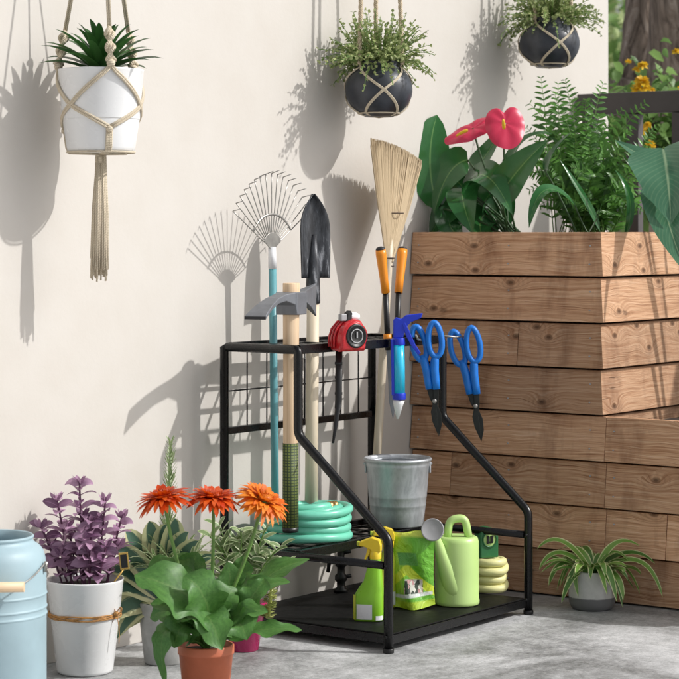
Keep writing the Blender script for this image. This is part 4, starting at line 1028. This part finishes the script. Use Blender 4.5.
# spider plant
c = PZ(592, 608.5); c.z = 0
sp = thing('spider_plant', 'small two-tone grey pot of arching striped leaves by the planter foot', 'potted plant', c)
a = MB(); a.lathe([(.0001, .001), (.056, 0), (.064, .006), (.070, .020), (.0715, .040), (.0705, .07), (.068, .10), (.0675, .116), (.0665, .119), (.064, .118), (.062, .10)], c, 44); a.build('pot', M['ombre'], sp)
soil(sp, c, .0625, .104)
a = MB(); top = c + UP * .105
for k in range(52):
    az = k * 2.4 + rnd.uniform(-.3, .3); L = rnd.uniform(.10, .20); el = rnd.uniform(.35, 1.35)
    d_ = polar(az, el); p0 = top + V((cos(az), sin(az), 0)) * rnd.uniform(.004, .025); p1 = p0 + d_ * L * .62; p2 = p0 + V((cos(az), sin(az), 0)) * (L * rnd.uniform(.5, .95)) + UP * rnd.uniform(-.07, .055)
    if p2.x > .66: p2.x = .66 - rnd.random() * .03; p1.x = min(p1.x, .64)
    a.leaf(p0, p1, p2, rnd.uniform(.022, .031), (UP - FWD * .35).normalized(), STRAP, .25, 10)
for (tx, ty, mx_, my) in ((538, 566, 556, 540), (537, 547, 560, 530), (660, 592, 645, 540), (640, 544, 612, 535), (576, 592, 566, 556), (620, 602, 612, 550), (656, 560, 630, 545), (584, 590, 580, 552)):
    k = -.10 if tx < 600 and ty > 580 else .0
    p2 = top + RGT * ((tx - 592) * .00304) + UP * ((572 - ty) * .00304) + FWD * (-.06 if ty > 580 else rnd.uniform(-.04, .04)); p1 = top + RGT * ((mx_ - 592) * .00304) + UP * ((572 - my) * .00304 + .03) + FWD * (-.04 if ty > 580 else 0)
    if p2.x > .66: p2.x = .655
    a.leaf(top + rv(.01), p1, p2, .026, (UP - FWD * .6).normalized(), STRAP, .2, 12)
a.build('foliage', G['spider'], sp)
# gerbera
c = V(at(206, 232, 5.40)); c.z = 0; s_ = 5.40 / 2150
ge = thing('potted_gerbera', 'terracotta pot of three orange gerberas in the front', 'potted plant', c)
a = MB(); pot(a, c, .059, .0705, .116, .0006, .024, wall=.005); a.build('pot', M['terracotta'], ge); soil(ge, c, .064, .100)
K = lambda x, y, f=0: c + RGT * ((x - 206) * s_ * (1 + f / 5.4)) + FWD * f + UP * (H + (232 - y) * s_ * (1 + f / 5.4))
top = c + UP * .104
for (hx, hy, tilt, w, mat, f, side) in ((165, 500, .25, 33, 'ger1', -.03, -.22), (213, 500, .12, 32, 'ger1', .0, .06), (262, 502, -.25, 32, 'ger2', .01, .55)):
    hc2 = K(hx, hy, f); R_ = w * s_ * .96
    N = (UP + RGT * side - FWD * (.10 if mat == 'ger1' else .35)).normalized(); e1 = N.orthogonal().normalized(); e2 = N.cross(e1)
    a = MB()
    for ringi, (cnt, rr, up, tip) in enumerate(((26, 1.0, .16, -.22), (26, .96, .24, .02), (22, .78, .26, .22), (16, .5, .28, .36))):
        for k in range(cnt):
            q = 2 * pi * (k + .5 * ringi) / cnt + rnd.uniform(-.06, .06); o = e1 * cos(q) + e2 * sin(q); r2 = R_ * rr * rnd.uniform(.9, 1.06)
            a.leaf(hc2 + o * R_ * .10, hc2 + o * r2 * .55 + N * R_ * up, hc2 + o * r2 + N * R_ * (tip + rnd.uniform(-.14, .10)), R_ * rnd.uniform(.17, .23), N, GPET, .12, 7)
    fl = a.build('flower', G[mat], ge)
    a = MB(); a.sphere(hc2 + N * R_ * .16, R_ * .26, 18, 8, 1, 1, .5)
    for k in range(60):
        q = 2 * pi * rnd.random(); r2 = R_ * .28 * rnd.random() ** .5; o = (e1 * cos(q) + e2 * sin(q)) * r2; a.tube([hc2 + o + N * R_ * .2, hc2 + o * 1.15 + N * R_ * (.34)], [.0018, .0006], 4)
    a.build('flower_centre', G[mat], fl)
    a = MB(); a.tube([hc2 - N * .004, hc2 + N * .012], [.008, R_ * .24], 14)
    for k in range(14):
        q = 2 * pi * k / 14; o = e1 * cos(q) + e2 * sin(q); a.leaf(hc2 - N * .004 + o * .005, hc2 + o * R_ * .22, hc2 + o * R_ * .34 + N * R_ * .12, .008, N, LANCE, .1, 3)
    a.build('sepals', M['stem'], fl)
    sx = {165: 190, 213: 211, 262: 231}[hx]; kb = K(sx, 585, f)
    a = MB(); a.tube(bez(top + (kb - top) * .3, K((hx + sx) / 2 - (4 if hx == 165 else -3), 560, f), hc2 - N * .003, 12), [.0052 - .00008 * i for i in range(13)], 10); a.build('flower_stalk', M['stem'], ge)
def gleaf(b, m, t, w, fb_, fm, ft, N, wave=.22, prof=None, cup=.05):
    a = MB(); p0, p1, p2 = K(*b, fb_), K(*m, fm), K(*t, ft)
    a.leaf(p0, p1 * 2 - (p0 + p2) * .5, p2, w * s_ * .88, N.normalized(), prof or _norm(lambda t: max(0, t + .04) ** .6 * max(0, 1.0 - t) ** .66), .14, 26, 9, wave, 2.6, rnd.uniform(0, 6), cup, .30)
    a.build('leaf', G['gerleaf'], ge, sub=1)
    s = MB(); s.tube(bez(top + (p0 - top) * .05, (top + p0) * .5 + UP * .01, p0, 5), .0045, 7, cap=False); s.build('leaf_stalk', M['stem'], ge)
gleaf((232, 632), (192, 596), (137, 575), 64, -.02, -.10, -.10, TC * .75 + UP * .7 + RGT * .2)
gleaf((212, 638), (206, 596), (186, 577), 46, -.03, -.11, -.12, TC * .9 + UP * .5 + RGT * .2)
gleaf((206, 634), (210, 616), (226, 650), 50, -.0, -.10, -.15, UP * .8 + TC * .6)
gleaf((226, 640), (262, 630), (303, 630), 27, -.02, -.05, -.05, UP * .9 + TC * .5)
gleaf((222, 630), (250, 600), (264, 578), 34, .0, -.02, .0, TC * .9 + UP * .5 - RGT * .3)
gleaf((230, 620), (262, 580), (308, 559), 30, .03, .05, .06, UP * .8 + TC * .6)
gleaf((205, 615), (178, 570), (146, 571), 38, .04, .06, .06, UP * .8 + TC * .6)
gleaf((204, 622), (192, 578), (196, 552), 40, .05, .07, .08, TC * .8 + UP * .5)
gleaf((218, 622), (234, 585), (242, 556), 36, .05, .07, .08, TC * .8 + UP * .4 - RGT * .2)
gleaf((190, 640), (166, 634), (168, 684), 26, -.03, -.08, -.09, TC * .7 - RGT * .5 + UP * .3, .25)
gleaf((200, 640), (186, 626), (176, 648), 40, .02, -.06, -.08, TC * .8 + UP * .5 - RGT * .2)
gleaf((212, 640), (236, 622), (250, 640), 44, .0, -.07, -.12, TC * .8 + UP * .6)
gleaf((206, 632), (216, 605), (238, 590), 48, .0, -.03, .0, TC * .9 + UP * .4)
gleaf((214, 618), (228, 588), (226, 562), 34, .02, .03, .03, TC * .9 + UP * .4 + RGT * .2)
gleaf((222, 622), (248, 592), (290, 582), 30, .02, .02, .02, TC * .6 + UP * .8)
gleaf((210, 622), (190, 590), (160, 558), 36, .02, .02, .02, TC * .7 + UP * .7)
gleaf((208, 634), (186, 612), (152, 604), 34, -.02, -.06, -.06, TC * .6 + UP * .8)
gleaf((218, 636), (240, 614), (270, 612), 30, -.02, -.06, -.08, TC * .6 + UP * .8)
gleaf((200, 632), (176, 612), (150, 618), 36, .0, -.02, .0, TC * .8 + UP * .6)

# ------------------------------------------------------------------ smaller pots by the rack
# magenta pot
c = v(4.63, .302, 0); s_ = mpp(c + UP * .3)
mg = thing('potted_pineapple_lily', 'magenta pot with leafy stems and a yellow-green flower spike', 'potted plant', c)
a = MB(); pot(a, c, .040, .060, .135, .003, .02, wall=.005); a.build('pot', M['magenta'], mg); soil(mg, c, .055, .118)
K = lambda x, y, f=0: c + RGT * ((x - 248) * s_) + FWD * f + UP * (H + (232 - y) * s_)
a = MB(); sm = MB(); tp_ = c + UP * .122
for (tx, ty) in ((238, 540), (252, 545), (270, 528), (225, 545), (262, 555), (285, 545), (215, 535), (245, 530), (290, 565), (230, 560), (275, 560), (205, 555), (258, 535), (222, 528), (240, 570)):
    e = K(tx, ty, rnd.uniform(-.05, .03)); pts = bez(tp_ + rv(.02), tp_ + (e - tp_) * .5 + UP * .05, e, 8); sm.tube(pts, .002, 5, cap=False)
    for i in range(3, 9):
        for sg in (-1, 1):
            d_ = (RGT * sg * .8 + UP * .6 + rv(.5)).normalized(); L = rnd.uniform(.03, .05); q = pts[i]
            a.leaf(q, q + d_ * L * .5 + UP * .006, q + d_ * L, L * .45, (UP - FWD * .6 + rv(.4)).normalized(), OVATE, .25, 5)
a.build('foliage', G['pale'], mg); sm.build('stem', M['stem'], mg)
a = MB(); q0, q1 = K(272, 614, -.06), K(277, 580, -.06); ax_ = (q1 - q0)
a.tube([q0, q1], [.007, .005], 10)
for k in range(190):
    t = rnd.random(); q = 2 * pi * rnd.random(); o = (RGT * cos(q) + FWD * sin(q)); p = q0 + ax_ * t; L = .018 * (1 - .5 * t)
    a.leaf(p + o * .006, p + o * (.006 + L * .6), p + o * (.008 + L) + UP * .004, .008, UP, OVATE, .3, 3)
a.build('flower_spike', G['bulb'], mg)
a = MB(); a.tube(bez(tp_, tp_ + UP * .02 + (q0 - tp_) * .8, q0 - UP * .0, 6), .004, 7); a.build('flower_stalk', M['stem'], mg)
# variegated plant
c = v(4.37, .235, 0); s_ = mpp(c + UP * .3)
vg = thing('potted_variegated_plant', 'weathered grey pot of cream-edged leaves behind the gerberas', 'potted plant', c)
a = MB(); pot(a, c, .052, .070, .165, 0, 0, wall=.007); a.build('pot', M['greypot'], vg); soil(vg, c, .061, .15)
K = lambda x, y, f=0: c + RGT * ((x - 178) * s_) + FWD * f + UP * (H + (232 - y) * s_)
a = MB(); tp_ = c + UP * .15
for (bx, by, tx, ty, w) in ((160, 575, 142, 520, 17), (170, 560, 165, 512, 16), (178, 560, 183, 515, 18), (188, 560, 192, 508, 16), (165, 570, 128, 535, 14), (160, 580, 118, 560, 14), (160, 585, 122, 585, 15), (160, 595, 124, 612, 16), (165, 600, 140, 622, 16), (185, 580, 215, 530, 16), (190, 580, 232, 548, 14), (165, 565, 150, 530, 18), (155, 580, 126, 572, 13), (160, 590, 118, 600, 13), (165, 595, 132, 630, 14), (180, 570, 205, 522, 15), (172, 560, 158, 540, 18), (170, 590, 148, 600, 18)):
    f = rnd.uniform(-.10, .0); p0 = tp_ + (K(bx, by, f * .3) - tp_) * .35; p1 = K(bx * .6 + tx * .4, by * .55 + ty * .45, f * .6) + UP * .030; p2 = K(tx, ty + 4, f) - UP * .006
    a.leaf(p0, p1, p2, w * s_ * 1.55, (-FWD + UP * .5 + rv(.35)).normalized(), LANCE, .22, 10, 7)
a.build('foliage', G['varieg'], vg)
a = MB()
for k in range(100):
    t0 = K(178 + rnd.uniform(-10, 30), 568, rnd.uniform(-.09, .02)); az = rnd.uniform(-pi, pi); d_ = (RGT * cos(az) * 1.0 + FWD * sin(az) * .5 + UP * rnd.uniform(.1, 1.2)).normalized(); L = rnd.uniform(.07, .15)
    p2 = t0 + d_ * L - UP * .02
    if p2.y > -.02: p2.y = -.02
    a.leaf(t0, t0 + d_ * L * .6 + UP * .02, p2, .010, UP, LANCE, .3, 6)
a.build('fine_foliage', G['pale'], vg)
a = MB(); q0, q1 = K(182, 540, .02), K(185, 443, .0)
a.tube([tp_, q0, q1], [.006, .006, .003], 8)
for i in range(26):
    t = i / 25; p = q0 + (q1 - q0) * t; L = (.052 - .028 * t)
    for sg in (0, 1, 2, 3):
        q = i * 1.3 + sg * pi / 2; o = RGT * cos(q) + FWD * sin(q); a.leaf(p, p + o * L * .4 + UP * L * .35, p + o * L * .62 + UP * L * .85, .0062, UP, LANCE, .3, 4)
a.build('leafy_spire', G['pale'], vg)
# white pot with purple leaves
c = v(4.150, .165, 0); c = CAM + ray(85, 232) * 5.62; c.z = 0; s_ = mpp(c)
pp = thing('potted_purple_plant', 'white pot of purple-leaved stems tied with orange raffia', 'potted plant', c)
hgt = .245
a = MB(); a.lathe([(.0001, .001), (.066, .0), (.072, .004), (.074, .010), (.1005, hgt - .006), (.1015, hgt - .002), (.1, hgt), (.096, hgt - .002), (.090, hgt - .04)], c, 52); a.build('pot', M['whitepot'], pp); soil(pp, c, .093, hgt - .02)
K = lambda x, y, f=0: c + RGT * ((x - 85) * s_) + FWD * f + UP * (H + (232 - y) * s_)
a = MB(); sm = MB(); tp_ = c + UP * (hgt - .02)
for (tx, ty) in ((80, 484), (107, 500), (56, 502), (40, 528), (93, 520), (120, 520), (48, 548), (66, 530), (108, 545), (76, 540), (92, 550), (62, 555), (118, 548), (84, 515)):
    f = rnd.uniform(-.07, .05); e = K(tx, ty, f); b = tp_ + RGT * ((tx - 82) * s_ * .55) + FWD * (f * .8); n_ = max(4, int((e - b).length / .019))
    pts = bez(b, b + (e - b) * .55 + UP * .02, e, n_); sm.tube(pts, .0026, 6, cap=False)
    for i in range(1, n_ + 1):
        q = i * pi / 2 + rnd.uniform(-.3, .3)
        for sg in (-1, 1):
            o = RGT * cos(q) * sg + FWD * sin(q) * sg; L = rnd.uniform(.040, .058) * (1 - .3 * (i / n_) ** 3); dr = rnd.uniform(-.15, .35)
            p = pts[i]; p2 = p + o * L + UP * (L * dr)
            if p2.y > -.012: p2.y = -.012
            a.leaf(p, p + o * L * .5 + UP * (L * .35), p2, L * .60, (UP * .7 - FWD * .35 + rv(.6)).normalized(), LANCE, .22, 6)
    for k in range(5):
        o = polar(k * 1.256, .9); a.leaf(e, e + o * .012, e + o * .030, .014, rv().normalized(), OVATE, .3, 4)
a.build('foliage', G['purple'], pp); sm.build('stem', M['purplestem'], pp)
a = MB(); zb = .153; rz = .074 + (.1005 - .074) * (zb / .24) + .003
for k in range(7):
    ph = rnd.uniform(0, 6); a.tube([ringp(c, q, rz + .0012 * sin(radians(q) * 3 + ph), zb + .006 * sin(radians(q) * 2 + ph) + rnd.uniform(-.0006, .0006)) for q in range(0, 360, 10)], .0016, 5, closed=True)
bw = ringp(c, 62, rz + .004, zb + .006)
a.sphere(bw, .008, 10, 6)
t1 = RGT * .75 - FWD * .5
for pts in ([bw, bw - t1 * .02 + UP * .05, bw - t1 * .055 + UP * .03, bw], [bw, bw + t1 * .02 + UP * .04, bw + t1 * .035 + UP * .005, bw]):
    m_ = [pts[0] * (1 - t) ** 3 + pts[1] * (3 * t * (1 - t) ** 2) + pts[2] * (3 * t * t * (1 - t)) + pts[3] * t ** 3 for t in [i / 16 for i in range(17)]]; a.tube(m_, .0014, 5)
a.tube(bez(bw, bw + t1 * .015 - UP * .03, bw + t1 * .01 - UP * .075), .0012, 5); a.tube(bez(bw, bw - t1 * .02 - UP * .03 - FWD * .01, bw - t1 * .045 - UP * .085 - FWD * .006), .0009, 5)
a.build('raffia_tie', M['raffia'], pp)
a = MB(); t0 = K(126, 558, -.05); a.box(t0, (RGT + UP * .12).normalized(), FWD, (UP - RGT * .12).normalized(), .024, .004, .044); tg_ = a.build('plant_tag', M['gold'], pp, bevel=.001)
a = MB(); a.box(t0 - FWD * .0022, (RGT + UP * .12).normalized(), FWD, (UP - RGT * .12).normalized(), .017, .002, .034); a.build('tag_face', M['blackplas'], tg_)
a = MB(); a.tube([t0 - UP * .02, ringp(c, 50, .088, hgt - .02)], .0022, 6); a.build('tag_stick', M['gold'], tg_)
# blue can
c = CAM + ray(-10, 232) * 5.2; c.z = 0; s_ = 5.2 / 2150; rB = 57 * s_
z_ = lambda y: H + (232 - y) * s_
bcn = thing('milk_can', 'pale blue enamel lidless can with a wooden carrying handle', 'can', c)
a = MB(); zt_ = z_(536)
pr = [(.0001, .002), (rB * .96, 0), (rB * .985, .006)]
for y in (613, 606, 593):
    for dy, k in ((1.8, .985), (1.2, .989), (.5, 1.0), (-.5, 1.0), (-1.2, .989), (-1.8, .985)): pr.append((rB * k, z_(y + dy)))
pr += [(rB * .985, z_(575)), (rB * .98, z_(566)), (rB * .965, z_(558)), (rB * .935, z_(551.5)), (rB * .88, z_(547)), (rB * .81, z_(544)), (rB * .765, z_(542)), (rB * .745, z_(540)), (rB * .742, z_(538.5)), (rB * .765, z_(537.5)), (rB * .765, z_(536)), (rB * .745, z_(535)), (rB * .72, z_(536)), (rB * .71, z_(544)), (rB * .9, z_(570)), (rB * .9, .05), (.0001, .04)]
a.lathe(pr, c, 64)
a.build('can_body', M['blueCan'], bcn)
a = MB(); a.tube([c + ((-FWD) * .98 - RGT * .0 ) * rB * 1.07 + RGT * (-.10) + UP * z_(579), c - FWD * rB * 1.05 + RGT * ((33 + 10) * s_) + UP * z_(577)], .0125, 14); a.build('wooden_grip', M['ash'], bcn)
e1 = c - FWD * rB * 1.05 + RGT * (43 * s_) + UP * z_(577)
a = MB(); a.tube(bez(e1 - RGT * .02, c - FWD * rB * .75 + RGT * (rB * .85) + UP * z_(574), c - FWD * rB * .2 + RGT * (rB * 1.01) + UP * z_(560), 10), .0022, 6); a.tube([c - FWD * rB * .2 + RGT * (rB * 1.01) + UP * z_(560), c - FWD * rB * .18 + RGT * (rB * .985) + UP * z_(570)], .005, 8); a.build('wire_bail', M['spring'], bcn)

# ------------------------------------------------------------------ light and camera
DV = V((-.56, 1.0, -.93)).normalized()
w = bpy.data.worlds.new('World'); SC.world = w; w.use_nodes = True; nt = w.node_tree
bgn = nt.nodes['Background']; sky = nt.nodes.new('ShaderNodeTexSky'); sky.sky_type = 'NISHITA'; sky.sun_disc = False
sky.sun_elevation = math.asin(-DV.z); sky.sun_rotation = math.atan2(-DV.x, -DV.y); sky.dust_density = 3.0; sky.ozone_density = .6; sky.air_density = 1.0
hsv = nt.nodes.new('ShaderNodeHueSaturation'); hsv.inputs['Saturation'].default_value = .25
nt.links.new(sky.outputs[0], hsv.inputs['Color']); nt.links.new(hsv.outputs[0], bgn.inputs['Color'])
bgn.inputs['Strength'].default_value = .128
sl_ = bpy.data.lights.new('sun', 'SUN'); sl_.energy = 2.95; sl_.angle = radians(.9); sl_.color = (1.0, .98, .945)
so = bpy.data.objects.new('sun', sl_); COL.objects.link(so); so.rotation_euler = DV.to_track_quat('-Z', 'Y').to_euler(); so.location = (3, -4, 6)
cd = bpy.data.cameras.new('camera'); co = bpy.data.objects.new('camera', cd); COL.objects.link(co); SC.camera = co
cd.sensor_width = 36; cd.lens = 36 * 2150 / 679; cd.shift_y = -(339.5 - 232) / 679; cd.shift_x = -.5 / 679
cd.clip_end = 400; cd.clip_start = .1
co.location = CAM; co.rotation_euler = FWD.to_track_quat('-Z', 'Y').to_euler()
cd.dof.use_dof = True; cd.dof.focus_distance = 6.1; cd.dof.aperture_fstop = 7.0
vs_ = SC.view_settings; vs_.view_transform = 'Standard'; vs_.look = 'None'; vs_.gamma = 1; vs_.exposure = 0.0; vs_.use_curve_mapping = False
SC.cycles.use_denoising = True; SC.cycles.max_bounces = 8; SC.cycles.sample_clamp_indirect = 8
